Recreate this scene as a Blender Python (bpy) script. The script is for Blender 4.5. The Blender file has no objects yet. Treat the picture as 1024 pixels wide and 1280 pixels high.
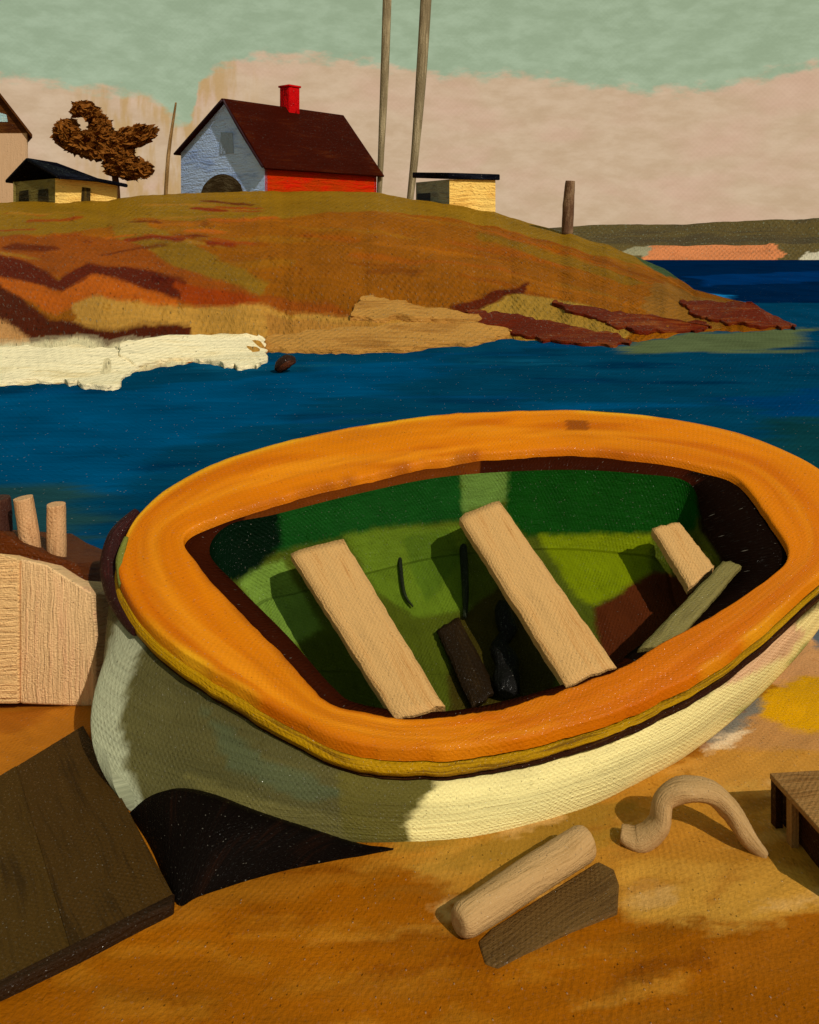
import bpy, bmesh, math, random
import numpy as np
from mathutils import Vector, Matrix

random.seed(7)
rng = np.random.default_rng(7)
S = bpy.context.scene

# ------------------------------------------------------------------ camera, world, sun
F, CX, HY, H = 1100.0, 512.0, 285.0, 2.4      # focal length / horizon row (1024 x 1280 frame), eye height
cam_d = bpy.data.cameras.new('camera')
cam = bpy.data.objects.new('camera', cam_d)
S.collection.objects.link(cam)
cam.location = (0, 0, H)
cam.rotation_euler = (math.radians(90), 0, 0)
cam_d.sensor_fit = 'HORIZONTAL'
cam_d.sensor_width = 36
cam_d.lens = 36 * F / 1024
cam_d.shift_y = -(640 - HY) / 1024
cam_d.clip_end = 5000
S.camera = cam

SUN_DIR = Vector((0.46, -0.62, 0.66)).normalized()    # towards the sun: high, from the right and a little behind us
SUN_EL = math.asin(SUN_DIR.z)
SUN_AZ = math.atan2(SUN_DIR.x, SUN_DIR.y)
sd = bpy.data.lights.new('sun', 'SUN')
sd.energy = 3.35
sd.angle = math.radians(0.6)
sd.color = (1.0, 0.93, 0.80)
sun = bpy.data.objects.new('sun', sd)
S.collection.objects.link(sun)
sun.rotation_euler = SUN_DIR.to_track_quat('Z', 'Y').to_euler()

S.view_settings.view_transform = 'Standard'
S.view_settings.look = 'None'
S.view_settings.exposure = 0.0
S.view_settings.gamma = 1.0


def lin(c):
    return tuple((v / 12.92 if v <= 0.04045 else ((v + 0.055) / 1.055) ** 2.4) for v in (x / 255.0 for x in c))


class NT:
    """small helper to write node trees"""
    def __init__(s, tree):
        s.t = tree; s.n = tree.nodes; s.l = tree.links
    def node(s, kind, **kw):
        n = s.n.new(kind)
        for k, v in kw.items(): setattr(n, k, v)
        return n
    def put(s, sock, v):
        if isinstance(v, bpy.types.NodeSocket): s.l.new(v, sock)
        elif isinstance(v, (tuple, list)) and len(v) == 3 and sock.type == 'RGBA': sock.default_value = (*v, 1)
        else: sock.default_value = v
    def math(s, op, a, b=0.0, c=None):
        n = s.node('ShaderNodeMath', operation=op)
        s.put(n.inputs[0], a); s.put(n.inputs[1], b)
        if c is not None: s.put(n.inputs[2], c)
        return n.outputs[0]
    def noise(s, vec, scale, detail=3.0, rough=0.55, dist=0.0):
        n = s.node('ShaderNodeTexNoise')
        s.put(n.inputs['Vector'], vec); n.inputs['Scale'].default_value = scale
        n.inputs['Detail'].default_value = detail; n.inputs['Roughness'].default_value = rough
        n.inputs['Distortion'].default_value = dist
        return n.outputs['Fac']
    def mapping(s, vec, scale=(1, 1, 1), loc=(0, 0, 0), rot=(0, 0, 0)):
        n = s.node('ShaderNodeMapping')
        s.put(n.inputs['Vector'], vec)
        n.inputs['Scale'].default_value = scale; n.inputs['Location'].default_value = loc
        n.inputs['Rotation'].default_value = rot
        return n.outputs[0]
    def ramp(s, fac, lo, hi, a=0.0, b=1.0):
        n = s.node('ShaderNodeMapRange', interpolation_type='SMOOTHSTEP')
        s.put(n.inputs[0], fac)
        for i, v in enumerate((lo, hi, a, b)): n.inputs[i + 1].default_value = v
        return n.outputs[0]
    def mix(s, fac, a, b, blend='MIX'):
        n = s.node('ShaderNodeMix', data_type='RGBA', blend_type=blend)
        s.put(n.inputs[0], fac); s.put(n.inputs[6], a); s.put(n.inputs[7], b)
        return n.outputs[2]
    def xyz(s, v):
        n = s.node('ShaderNodeSeparateXYZ'); s.put(n.inputs[0], v); return n.outputs
    def comb(s, x, y, z=0.0):
        n = s.node('ShaderNodeCombineXYZ')
        s.put(n.inputs[0], x); s.put(n.inputs[1], y); s.put(n.inputs[2], z); return n.outputs[0]


# sky: sea-green air above a long warm cloud bank, over a little Nishita daylight
W = bpy.data.worlds.new('World'); S.world = W
W.use_nodes = True
w = NT(W.node_tree); w.n.clear()
tc = w.node('ShaderNodeTexCoord').outputs['Generated']
X, Y, Z = w.xyz(tc)
az = w.math('ARCTAN2', X, Y)
el = w.math('ARCSINE', Z)
flat = w.comb(az, el)
nis = w.node('ShaderNodeTexSky', sky_type='NISHITA', sun_disc=False)
nis.sun_elevation = SUN_EL; nis.sun_rotation = SUN_AZ
day = w.mix(1.0, nis.outputs[0], (0.09, 0.09, 0.09), 'MULTIPLY')
strk = w.noise(w.mapping(flat, (26, 60, 1), rot=(0, 0, 0.5)), 1.0, 5, 0.62, 0.15)
fine = w.noise(w.mapping(flat, (90, 520, 1), rot=(0, 0, 0.55)), 1.0, 4, 0.65)
canv = w.noise(w.mapping(flat, (330, 330, 1)), 1.0, 2, 0.6)
blot = w.noise(w.mapping(flat, (7, 16, 1), loc=(3.1, 0, 0)), 1.0, 3, 0.55, 0.3)
thread = w.math('MULTIPLY', w.math('SINE', w.math('MULTIPLY', az, 1150.0)), w.math('SINE', w.math('MULTIPLY', el, 1150.0)))
grain = w.math('ADD', w.math('ADD', w.math('MULTIPLY', strk, 0.06), w.math('MULTIPLY', fine, 0.10)), w.math('ADD', w.math('MULTIPLY', w.math('MULTIPLY', thread, w.ramp(blot, 0.4, 0.65, 0.2, 1.0)), 0.022), w.math('MULTIPLY', canv, 0.07)))
green = w.mix(w.ramp(strk, 0.35, 0.7), lin((152, 168, 128)), lin((166, 182, 144)))
green = w.mix(0.12, green, day)
cloudc = w.mix(w.ramp(strk, 0.3, 0.72), lin((194, 166, 134)), lin((206, 180, 150)))
cloudc = w.mix(w.ramp(blot, 0.45, 0.68, 0, 0.55), cloudc, lin((208, 170, 146)))
tanm = w.math('MULTIPLY', w.ramp(w.math('ABSOLUTE', w.math('ADD', az, 0.27)), 0.13, 0.04), w.ramp(w.noise(w.mapping(flat, (60, 14, 1)), 1.0, 3, 0.6), 0.4, 0.6))
cloudc = w.mix(w.math('MULTIPLY', tanm, 0.8), cloudc, lin((186, 150, 96)))
# height of the top of the cloud bank, by azimuth
cr = w.node('ShaderNodeValToRGB')
w.put(cr.inputs[0], w.ramp(az, -0.5, 0.5)); w.n.remove(cr)
mr = w.node('ShaderNodeMapRange'); w.put(mr.inputs[0], az)
mr.inputs[1].default_value = -0.45; mr.inputs[2].default_value = 0.45
fc = w.node('ShaderNodeFloatCurve'); w.put(fc.inputs[1], mr.outputs[0])
cu = fc.mapping.curves[0]
def bank(px): return (math.atan((px - CX) / F) + 0.45) / 0.9
pts = [(-120, 118), (20, 112), (80, 118), (190, 128), (232, 158), (250, 108), (330, 72), (440, 76), (560, 92), (650, 95), (760, 112), (880, 118), (960, 108), (1120, 96)]
while len(cu.points) < len(pts): cu.points.new(0.5, 0.5)
for p, (px, py) in zip(cu.points, pts):
    p.location = (max(0, min(1, bank(px))), math.atan((HY - py) / F) / 0.3)
fc.mapping.update()
top = w.math('MULTIPLY', fc.outputs[0], 0.3)
wob = w.math('MULTIPLY', w.math('SUBTRACT', w.noise(w.mapping(flat, (40, 90, 1)), 1.0, 4, 0.6), 0.5), 0.04)
over = w.math('SUBTRACT', w.math('ADD', top, wob), el)
skyc = w.mix(w.ramp(over, -0.006, 0.008), green, cloudc)
# far above the picture the bank gives way to ordinary daylight
skyc = w.mix(w.ramp(el, 0.35, 0.9), skyc, w.mix(0.5, day, green))
val = w.math('ADD', grain, 0.885)
vv = w.node('ShaderNodeCombineColor'); [w.put(vv.inputs[i], val) for i in range(3)]
skyc = w.mix(1.0, skyc, vv.outputs[0], 'MULTIPLY')
bg = w.node('ShaderNodeBackground'); w.put(bg.inputs[0], skyc); bg.inputs[1].default_value = 1.0
wo = w.node('ShaderNodeOutputWorld'); w.l.new(bg.outputs[0], wo.inputs[0])


# ------------------------------------------------------------------ geometry helpers
def P(px, py, y):            # a point at depth y
    return Vector(((px - CX) * y / F, y, H - (py - HY) * y / F))
def G(px, py, z=0.0):        # a point on level ground of height z
    y = (H - z) * F / (py - HY)
    return Vector(((px - CX) * y / F, y, z))
HEEL, C0 = 0.5, -1.45        # the beached boat lies over on its near side: gunwale plane z = C0 + HEEL*y
def B(px, py, d=0.0):        # a point on the boat's gunwale plane, d below it
    y = (H - C0 + d) / ((py - HY) / F + HEEL)
    return Vector(((px - CX) * y / F, y, C0 - d + HEEL * y))


def catmull(pts, n, closed=False):
    P_ = [np.array(p, float) for p in pts]
    m = len(P_)
    out = []
    segs = m if closed else m - 1
    for i in range(n):
        t = i / (n if closed else n - 1) * segs
        k = min(int(t), segs - 1); f = t - k
        g = (lambda j: P_[j % m]) if closed else (lambda j: P_[max(0, min(m - 1, j))])
        a, b, c, d = g(k - 1), g(k), g(k + 1), g(k + 2)
        out.append(0.5 * ((2 * b) + (c - a) * f + (2 * a - 5 * b + 4 * c - d) * f * f + (3 * b - a - 3 * c + d) * f ** 3))
    return np.array(out)


_lat = rng.random((256, 256))
def vnoise(x, y):
    x = np.asarray(x, float); y = np.asarray(y, float)
    xi = np.floor(x).astype(int); yi = np.floor(y).astype(int)
    fx = x - xi; fy = y - yi
    fx = fx * fx * (3 - 2 * fx); fy = fy * fy * (3 - 2 * fy)
    g = lambda a, b: _lat[a % 256, b % 256]
    return (g(xi, yi) * (1 - fx) * (1 - fy) + g(xi + 1, yi) * fx * (1 - fy) + g(xi, yi + 1) * (1 - fx) * fy + g(xi + 1, yi + 1) * fx * fy)
def fbm(x, y):
    return vnoise(x, y) * .55 + vnoise(x * 2.1 + 9, y * 2.1 + 4) * .3 + vnoise(x * 4.3 + 3, y * 4.3 + 8) * .15


def inside(px, py, poly):
    r = np.zeros(px.shape, bool)
    n = len(poly)
    for i in range(n):
        x1, y1 = poly[i]; x2, y2 = poly[(i + 1) % n]
        if y1 == y2: continue
        c = ((y1 > py) != (y2 > py)) & (px < (x2 - x1) * (py - y1) / (y2 - y1) + x1)
        r ^= c
    return r


def zone_paint(me, px, py, base, zones, jx, jy, fx, fy, soft=(0, 0), K=5):
    """colour a surface in patches of earth / paint whose edges are ragged, and dragged into each other by 'soft'"""
    n = len(px)
    qx = px + (fbm(px * fx + 5, py * fy) - .5) * jx
    qy = py + (fbm(px * fx + 40, py * fy + 17) - .5) * jy
    acc = np.zeros((n, 3)); K = K if max(soft) > 0 else 1
    for k in range(K):
        a = 2.4 * k; r = (k / max(1, K - 1)) ** .5
        sx = qx + math.cos(a) * r * soft[0] + (0 if K == 1 else (fbm(px * fx * 6 + k * 31, py * fy * 6) - .5) * soft[0])
        sy = qy + math.sin(a) * r * soft[1] + (0 if K == 1 else (fbm(px * fx * 6 + k * 17, py * fy * 6 + 50) - .5) * soft[1])
        col = np.tile(np.array(lin(base)), (n, 1))
        for rgb, poly in zones:
            b = np.array(poly)
            near = (sx > b[:, 0].min()) & (sx < b[:, 0].max()) & (sy > b[:, 1].min()) & (sy < b[:, 1].max())
            if not near.any(): continue
            ii = np.nonzero(near)[0]
            m = inside(sx[ii], sy[ii], poly)
            col[ii[m]] = lin(rgb)
        acc += col
    col = np.ones((n, 4)); col[:, :3] = acc / K
    a = me.color_attributes.new('patch', 'FLOAT_COLOR', 'POINT')
    a.data.foreach_set('color', col.ravel())


def dab(x, y, L, Wd, ang, bend=0.0):
    """outline of one brush mark"""
    up, dn = [], []
    for k in range(7):
        t = k / 6 - .5
        w_ = Wd * (.5 if k in (0, 6) else 1.0) * (.85 + .3 * random.random()) / 2
        a = ang + bend * t
        cx_, cy_ = x + math.cos(ang + bend * t * .5) * L * t, y + math.sin(ang + bend * t * .5) * L * t
        nx, ny = -math.sin(a), math.cos(a)
        up.append((cx_ + nx * w_, cy_ + ny * w_)); dn.append((cx_ - nx * w_, cy_ - ny * w_))
    return up + dn[::-1]


def link(name, me, mat, parent=None):
    o = bpy.data.objects.new(name, me)
    S.collection.objects.link(o)
    if mat: me.materials.append(mat)
    if parent:
        o.parent = parent
        o.matrix_parent_inverse = Matrix.Translation(-parent.location) if False else parent.matrix_basis.inverted()
    return o


def tag(o, label=None, cat=None, group=None, kind=None):
    for k, v in (('label', label), ('category', cat), ('group', group), ('kind', kind)):
        if v: o[k] = v
    return o


def thing(name, loc, label, cat, group=None):
    o = bpy.data.objects.new(name, None)
    o.empty_display_size = 0.1
    S.collection.objects.link(o); o.location = loc
    return tag(o, label, cat, group)


def grid_mesh(name, V, nu, nv, uv, close_u=False, smooth=True):
    """V: (nv*nu,3) rows of nu; uv: (nv*nu,2)"""
    me = bpy.data.meshes.new(name)
    j, i = np.meshgrid(np.arange(nv - 1), np.arange(nu if close_u else nu - 1), indexing='ij')
    i2 = (i + 1) % nu
    q = np.stack([j * nu + i, j * nu + i2, (j + 1) * nu + i2, (j + 1) * nu + i], -1).reshape(-1, 4)
    me.vertices.add(len(V)); me.vertices.foreach_set('co', np.asarray(V, float).ravel())
    me.loops.add(q.size); me.loops.foreach_set('vertex_index', q.ravel())
    me.polygons.add(len(q)); me.polygons.foreach_set('loop_start', np.arange(len(q)) * 4)
    me.update(calc_edges=True)
    ul = me.uv_layers.new(name='UVMap')
    L = np.asarray(uv, float)[q].copy()
    if close_u:
        per = getattr(grid_mesh, 'per', 0.0)
        wrap = (i2 == 0).reshape(-1)
        L[wrap, 1, 0] += per; L[wrap, 2, 0] += per
    ul.data.foreach_set('uv', L.ravel())
    if smooth: me.polygons.foreach_set('use_smooth', np.ones(len(q), bool))
    return me


class MB:
    """collects shapes into one bmesh with metre UVs (u along the brush / grain)"""
    def __init__(s):
        s.b = bmesh.new(); s.uv = s.b.loops.layers.uv.new('UVMap')
    def face(s, vs, uvs=None, smooth=False):
        try: f = s.b.faces.new(vs)
        except ValueError: return None
        f.smooth = smooth
        if uvs is None:
            f.normal_update(); n = f.normal
            a = (vs[1].co - vs[0].co); b2 = vs[-1].co - vs[0].co
            u = (a if a.length >= b2.length else b2).normalized()
            v = n.cross(u); uvs = [(p.co.dot(u), p.co.dot(v)) for p in vs]
        for l, q in zip(f.loops, uvs): l[s.uv].uv = q
        return f
    def prism(s, top, down, bulge=0.0):
        """solid from a polygon of top points, extruded by vector 'down'"""
        t = [s.b.verts.new(p) for p in top]; d = [s.b.verts.new(Vector(p) + Vector(down)) for p in top]
        long = max(range(len(top)), key=lambda i: (Vector(top[i]) - Vector(top[(i + 1) % len(top)])).length)
        u = (Vector(top[(long + 1) % len(top)]) - Vector(top[long])).normalized()
        f = s.face(t); s.face(list(reversed(d)))
        f.normal_update(); v = f.normal.cross(u)
        for l in f.loops: l[s.uv].uv = (l.vert.co.dot(u), l.vert.co.dot(v))
        n = len(top)
        for i in range(n):
            k = (i + 1) % n
            s.face([t[k], t[i], d[i], d[k]])
        return s
    def box(s, c, ax, ay, az_):
        """box centred at c with half-axes"""
        c, ax, ay, az_ = map(Vector, (c, ax, ay, az_))
        top = [c + az_ - ax - ay, c + az_ + ax - ay, c + az_ + ax + ay, c + az_ - ax + ay]
        return s.prism(top, -2 * az_)
    def tube(s, pts, rad, n=14, k=40, flat=1.0, wob=0.0, caps=True):
        Q = catmull(pts, k); R = np.interp(np.linspace(0, 1, k), np.linspace(0, 1, len(rad)), rad)
        rows = []; length = 0; prev = None; side = None
        for i in range(k):
            p = Vector(Q[i]); d = (Vector(Q[min(i + 1, k - 1)]) - Vector(Q[max(i - 1, 0)])).normalized()
            if side is None:
                side = d.cross(Vector((0, 0, 1)));
                if side.length < .01: side = d.cross(Vector((0, 1, 0)))
            side = (side - d * side.dot(d)).normalized(); up = side.cross(d)
            if prev is not None: length += (p - prev).length
            prev = p
            row = []
            for j in range(n):
                a = 2 * math.pi * j / n
                r = R[i] * (1 + wob * (random.random() - .5) + wob * math.sin(3 * a + i * .3))
                row.append(s.b.verts.new(p + side * math.cos(a) * r + up * math.sin(a) * r * flat))
            rows.append((row, length))
        per = 2 * math.pi * float(np.mean(R))
        for i in range(k - 1):
            a, la = rows[i]; b2, lb = rows[i + 1]
            for j in range(n):
                m = (j + 1) % n
                s.face([a[j], a[m], b2[m], b2[j]], [(la, per * j / n), (la, per * (j + 1) / n), (lb, per * (j + 1) / n), (lb, per * j / n)], True)
        if caps:
            s.face(list(reversed(rows[0][0]))); s.face(rows[-1][0])
        return s
    def build(s, name, mat, parent=None, bevel=0.0, jitter=0.0, cuts=0):
        if cuts:
            bmesh.ops.subdivide_edges(s.b, edges=s.b.edges[:], cuts=cuts, use_grid_fill=True)
        if jitter:
            for v in s.b.verts:
                v.co += Vector((random.uniform(-1, 1), random.uniform(-1, 1), random.uniform(-1, 1))) * jitter
        bmesh.ops.recalc_face_normals(s.b, faces=s.b.faces[:])
        me = bpy.data.meshes.new(name); s.b.to_mesh(me); s.b.free()
        o = link(name, me, mat, parent)
        if bevel:
            m = o.modifiers.new('soft_edges', 'BEVEL'); m.width = bevel; m.segments = 3; m.limit_method = 'ANGLE'
            for p in me.polygons: p.use_smooth = True
        return o


# ------------------------------------------------------------------ oil-paint materials
_mats = {}
def paint(name, rgb=None, rgb2=None, s=0.0033, streak=1.0, dry=0.35, rough=0.42, spec=0.4, bump=1.0, weave=1.0, long=60.0, cross=4.0, amp=0.22, grain=0.8):
    """brushed oil colour: streaks along u, a woven ground that shows through where the brush ran dry.
    s is the size in metres of the finest detail on that surface."""
    if name in _mats: return _mats[name]
    m = bpy.data.materials.new(name); m.use_nodes = True
    t = NT(m.node_tree); t.n.clear()
    uv = t.node('ShaderNodeUVMap'); uv.uv_map = 'UVMap'; uv = uv.outputs[0]
    u0, v0, _ = t.xyz(uv)
    warp = t.noise(uv, 1 / (s * 90), 2, 0.5)
    v1 = t.math('ADD', v0, t.math('MULTIPLY', t.math('SUBTRACT', warp, 0.5), s * 16))
    st = t.noise(t.comb(t.math('MULTIPLY', u0, 1 / (s * long)), t.math('MULTIPLY', v1, 1 / (s * cross))), 1.0, 4, 0.62)
    broad = t.noise(t.comb(t.math('MULTIPLY', u0, 1 / (s * long * 1.6)), t.math('MULTIPLY', v1, 1 / (s * cross * 7))), 1.0, 3, 0.5)
    blob = t.noise(uv, 1 / (s * 24), 3, 0.6)
    grit = t.noise(uv, 1 / (s * 2.3), 2, 0.6)
    # canvas threads
    k = 2 * math.pi / (s * 7.6)
    wu = t.math('ADD', t.math('MULTIPLY', u0, k), t.math('MULTIPLY', blob, 3.0))
    wv = t.math('ADD', t.math('MULTIPLY', v0, k), t.math('MULTIPLY', warp, 5.0))
    wv_ = t.math('MULTIPLY', t.math('SINE', wu), t.math('SINE', wv))
    if rgb is None:
        a = t.node('ShaderNodeAttribute'); a.attribute_name = 'patch'; base = a.outputs['Color']
    else:
        base = lin(rgb)
    fac = t.math('ADD', t.math('MULTIPLY', t.math('SUBTRACT', st, 0.5), amp * 2.4 * streak), t.math('MULTIPLY', t.math('SUBTRACT', broad, 0.5), amp * 3.0))
    fac = t.math('ADD', fac, t.math('MULTIPLY', t.math('MULTIPLY', wv_, blob), 0.10 * weave))
    fac = t.math('MAXIMUM', t.math('ADD', fac, 1.0), 0.3)
    cc = t.node('ShaderNodeCombineColor'); [t.put(cc.inputs[i], fac) for i in range(3)]
    col = t.mix(1.0, base, cc.outputs[0], 'MULTIPLY')
    if rgb2 is not None:
        d = t.math('ADD', t.math('ADD', t.math('MULTIPLY', st, 0.5), t.math('MULTIPLY', broad, 0.55)), t.math('MULTIPLY', t.math('SUBTRACT', grit, 0.5), 0.10))
        col = t.mix(t.ramp(d, 0.57 - 0.3 * dry, 0.76 - 0.3 * dry, 0.0, 0.9), col, lin(rgb2))
    else:       # bare patches where the colour was dragged thin: the warm brown ground of the canvas
        d = t.math('ADD', t.math('ADD', t.math('MULTIPLY', blob, 0.55), t.math('MULTIPLY', st, 0.45)), t.math('ADD', t.math('MULTIPLY', wv_, -0.03 * weave), t.math('MULTIPLY', t.math('SUBTRACT', grit, 0.5), 0.12)))
        hs = t.node('ShaderNodeHueSaturation'); t.put(hs.inputs['Color'], col)
        hs.inputs['Hue'].default_value = 0.49; hs.inputs['Saturation'].default_value = 1.12; hs.inputs['Value'].default_value = 0.62
        col = t.mix(t.math('MULTIPLY', t.ramp(d, 0.56, 0.68), dry * 1.6), col, hs.outputs[0])
    wpatch = t.ramp(t.noise(uv, 1 / (s * 60), 2, 0.5), 0.35, 0.7, 0.25, 1.0)
    h = t.math('ADD', t.math('MULTIPLY', st, 1.7 * streak), t.math('MULTIPLY', t.math('MULTIPLY', wv_, wpatch), 0.24 * weave))
    h = t.math('ADD', h, t.math('MULTIPLY', grit, 0.8))
    # raised grains on the threads: pale dots, glints put into the colour, and a few dark pits
    vo = t.node('ShaderNodeTexVoronoi'); t.put(vo.inputs['Vector'], uv); vo.inputs['Scale'].default_value = 1 / (s * 3.6)
    cr_, _, cz_ = t.xyz(vo.outputs['Color'])
    dot = t.math('MULTIPLY', t.ramp(vo.outputs['Distance'], 0.26, 0.12), t.math('GREATER_THAN', t.math('ADD', cr_, t.math('MULTIPLY', blob, 0.5)), 1.28 - 0.14 * grain))
    pit = t.math('MULTIPLY', t.ramp(vo.outputs['Distance'], 0.26, 0.12), t.math('LESS_THAN', cr_, 0.06))
    pale = t.mix(0.24, col, (0.62, 0.55, 0.44))
    col = t.mix(t.math('MULTIPLY', dot, min(1.0, grain)), col, pale)
    col = t.mix(t.math('MULTIPLY', pit, 0.4), col, (0.03, 0.015, 0.005))
    h = t.math('ADD', h, t.math('MULTIPLY', t.math('SUBTRACT', dot, pit), 0.9))
    h = t.math('ADD', h, t.math('MULTIPLY', t.ramp(blob, 0.66, 0.72), 0.35))
    bp = t.node('ShaderNodeBump'); bp.inputs['Strength'].default_value = min(1.0, 0.75 * bump)
    bp.inputs['Distance'].default_value = s * 2.2 * max(1.0, bump)
    t.put(bp.inputs['Height'], h)
    b = t.node('ShaderNodeBsdfPrincipled')
    t.put(b.inputs['Base Color'], col)
    spk = t.noise(uv, 1 / (s * 3.2), 2, 0.7)
    t.put(b.inputs['Roughness'], t.ramp(spk, 0.60, 0.68, rough + 0.12, 0.2))
    t.put(b.inputs['Specular IOR Level'], t.ramp(spk, 0.60, 0.68, spec * 0.18, min(1.0, spec * 2.2)))
    t.l.new(bp.outputs[0], b.inputs['Normal'])
    o = t.node('ShaderNodeOutputMaterial'); t.l.new(b.outputs[0], o.inputs[0])
    _mats[name] = m
    return m


# ------------------------------------------------------------------ the setting: beach, water, hill, far shore
WZ = -0.2
def beach_h(x, y):
    shore = np.interp(x, [-8, -2.6, -1.45, -0.6, 0.8, 2.3, 3.2, 9], [4.75, 4.72, 4.95, 5.5, 5.7, 5.75, 5.9, 6.6])
    d = y - shore
    z = np.where(d > -.5, -0.34 * (d + .5) ** 1.25 * (d > -.5) if False else -0.42 * np.clip(d + .5, 0, 4) ** 1.3, 0.0)
    z = z + (fbm(x * 1.3, y * 1.3) - .5) * .035 + (fbm(x * 5, y * 5) - .5) * .012
    # the sand is banked up in front of the boat and slopes off left under the boards
    return z

bx = np.concatenate([np.linspace(-14, -2.5, 40)[:-1], np.arange(-2.5, 2.8, .0105), np.linspace(2.8, 14, 40)])
by = np.concatenate([np.linspace(-6, 2.4, 40)[:-1], np.arange(2.4, 5.6, .0105), np.linspace(5.6, 9, 40)])
xx, yy = np.meshgrid(bx, by)
zz = beach_h(xx, yy)
V = np.stack([xx, yy, zz], -1).reshape(-1, 3)
xf, yf = xx.ravel(), yy.ravel()
# brush follows long arcs round the foot of the boat
r_ = np.hypot(xf + .4, (yf - 6.6) * 1.0); th = np.arctan2(xf + .4, 6.6 - yf)
me = grid_mesh('sand', V, len(bx), len(by), np.stack([th * 3.2, r_ * .55], -1))
def gp(l): return [tuple(G(px, py).xy) for px, py in l]
zones = [
    ((152, 90, 14), gp([(-200, 1030), (300, 1030), (520, 1070), (560, 1160), (300, 1190), (100, 1260), (-200, 1330)])),
    ((146, 80, 2), gp([(150, 1170), (520, 1085), (560, 1130), (1300, 1150), (1300, 1500), (-200, 1500), (-100, 1290)])),
    ((172, 116, 36), gp([(480, 1062), (760, 980), (900, 930), (1024, 935), (1200, 940), (1200, 1110), (1010, 1090), (850, 1120), (640, 1130), (500, 1085)])),
    ((150, 108, 34), gp([(490, 1062), (700, 1005), (800, 1000), (780, 1060), (600, 1085), (520, 1090)])),
    ((188, 134, 50), gp([(770, 1070), (900, 1085), (1040, 1085), (1200, 1070), (1200, 1130), (960, 1150), (880, 1155), (780, 1140)])),
    ((186, 130, 52), gp([(815, 965), (900, 935), (1024, 940), (1200, 945), (1200, 990), (960, 985), (930, 1020), (880, 975)])),
    ((164, 98, 22), gp([(-200, 850), (128, 850), (125, 915), (60, 950), (0, 990), (-200, 1060)])),
    ((146, 82, 16), gp([(-200, 880), (70, 884), (30, 912), (-200, 940)])),
    ((196, 140, 88), gp([(930, 800), (1200, 770), (1200, 860), (960, 856), (880, 905)])),
    ((205, 148, 0), gp([(960, 862), (1000, 848), (1200, 840), (1200, 925), (1000, 922), (950, 900), (940, 880)])),
    ((182, 130, 74), gp([(890, 905), (935, 885), (990, 915), (1200, 918), (1200, 945), (1000, 940), (900, 938)])),
    ((120, 112, 100), gp([(860, 925), (890, 905), (945, 868), (955, 878), (930, 905), (900, 930)])),
    ((222, 194, 156), gp([(875, 940), (905, 920), (938, 910), (925, 925), (900, 942)])),
    ((92, 96, 104), gp([(1012, 770), (1080, 760), (1080, 800), (1018, 806)])),
    ((150, 84, 8), gp([(1060, 1120), (880, 1180), (900, 1230), (1024, 1215), (1300, 1190)])),
]
marks = []
sandc = [(158, 96, 16), (136, 76, 4), (150, 84, 4), (126, 66, 2), (164, 106, 28), (142, 84, 14)]
for k in range(95):
    y = random.uniform(2.45, 3.9); x = random.uniform(-1.7, 1.7)
    py_ = HY + H * F / y; px_ = CX + x * F / y
    if px_ > 560 and py_ < 1150: continue
    a = math.atan2(x + .4, 6.6 - y)
    marks.append((random.choice(sandc), dab(x, y, random.uniform(.25, .7), random.uniform(.02, .06), a, -.15)))
for k in range(34):
    x = random.uniform(.1, 1.75); y = random.uniform(3.15, 3.8)
    marks.append((random.choice([(190, 140, 62), (166, 110, 36), (176, 124, 44), (150, 98, 28), (198, 150, 84)]), dab(x, y, random.uniform(.15, .4), random.uniform(.025, .05), .35 + random.uniform(-.2, .3), .2)))
zones = zones[:6] + marks + zones[6:]
zone_paint(me, xf, yf, (144, 82, 6), zones, .08, .12, 7, 16, soft=(.03, .035))
sand = link('sand', me, paint('sand_paint', None, s=.0034, dry=.3, spec=.22, long=130, cross=9, bump=.9, weave=.8, streak=.6, amp=.3))
tag(sand, kind='structure')

# ---- water
wx = np.concatenate([-np.geomspace(1200, 30, 22), np.linspace(-30, 45, 420)[1:-1], np.geomspace(45, 1200, 22)])
wy = np.concatenate([np.linspace(-4, 4, 6)[:-1], np.geomspace(4, 90, 330), np.geomspace(90, 3000, 26)[1:]])
xx, yy = np.meshgrid(wx, wy)
zz = np.full(xx.shape, WZ)
V = np.stack([xx, yy, zz], -1).reshape(-1, 3); xf, yf = xx.ravel(), yy.ravel()
me = grid_mesh('water', V, len(wx), len(wy), np.stack([xf * .5, np.log(np.clip(yf, .5, None)) * 4.2], -1))
def wp(l): return [(G(px, py, WZ).x, math.log(G(px, py, WZ).y) * 10) for px, py in l]
zones = [
    ((2, 56, 86), wp([(-2500, 430), (4000, 430), (4000, 372), (1024, 372), (960, 372), (700, 380), (-2500, 400)])),
    ((0, 28, 62), wp([(780, 322), (4000, 322), (4000, 375), (960, 378), (860, 378)])),
    ((0, 42, 92), wp([(860, 345), (1040, 338), (1040, 350), (880, 358)])),
    ((84, 94, 62), wp([(770, 434), (860, 418), (960, 412), (1002, 408), (1000, 436), (880, 442), (780, 442)])),
    ((20, 116, 180), wp([(862, 364), (915, 370), (912, 380), (872, 377)])),
    ((0, 66, 104), wp([(-300, 490), (120, 490), (330, 470), (560, 445), (560, 470), (420, 500), (200, 560), (150, 620), (-300, 600)])),
    ((26, 60, 66), wp([(-300, 600), (90, 608), (100, 720), (-300, 720)])),
    ((18, 50, 56), wp([(110, 725), (165, 690), (200, 600), (150, 780), (140, 890), (100, 900)])),
    ((10, 54, 62), wp([(940, 520), (1400, 500), (1400, 650), (1000, 600)])),
    ((0, 54, 98), wp([(900, 500), (1030, 480), (1030, 525), (960, 520)])),
]
marks = []
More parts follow.
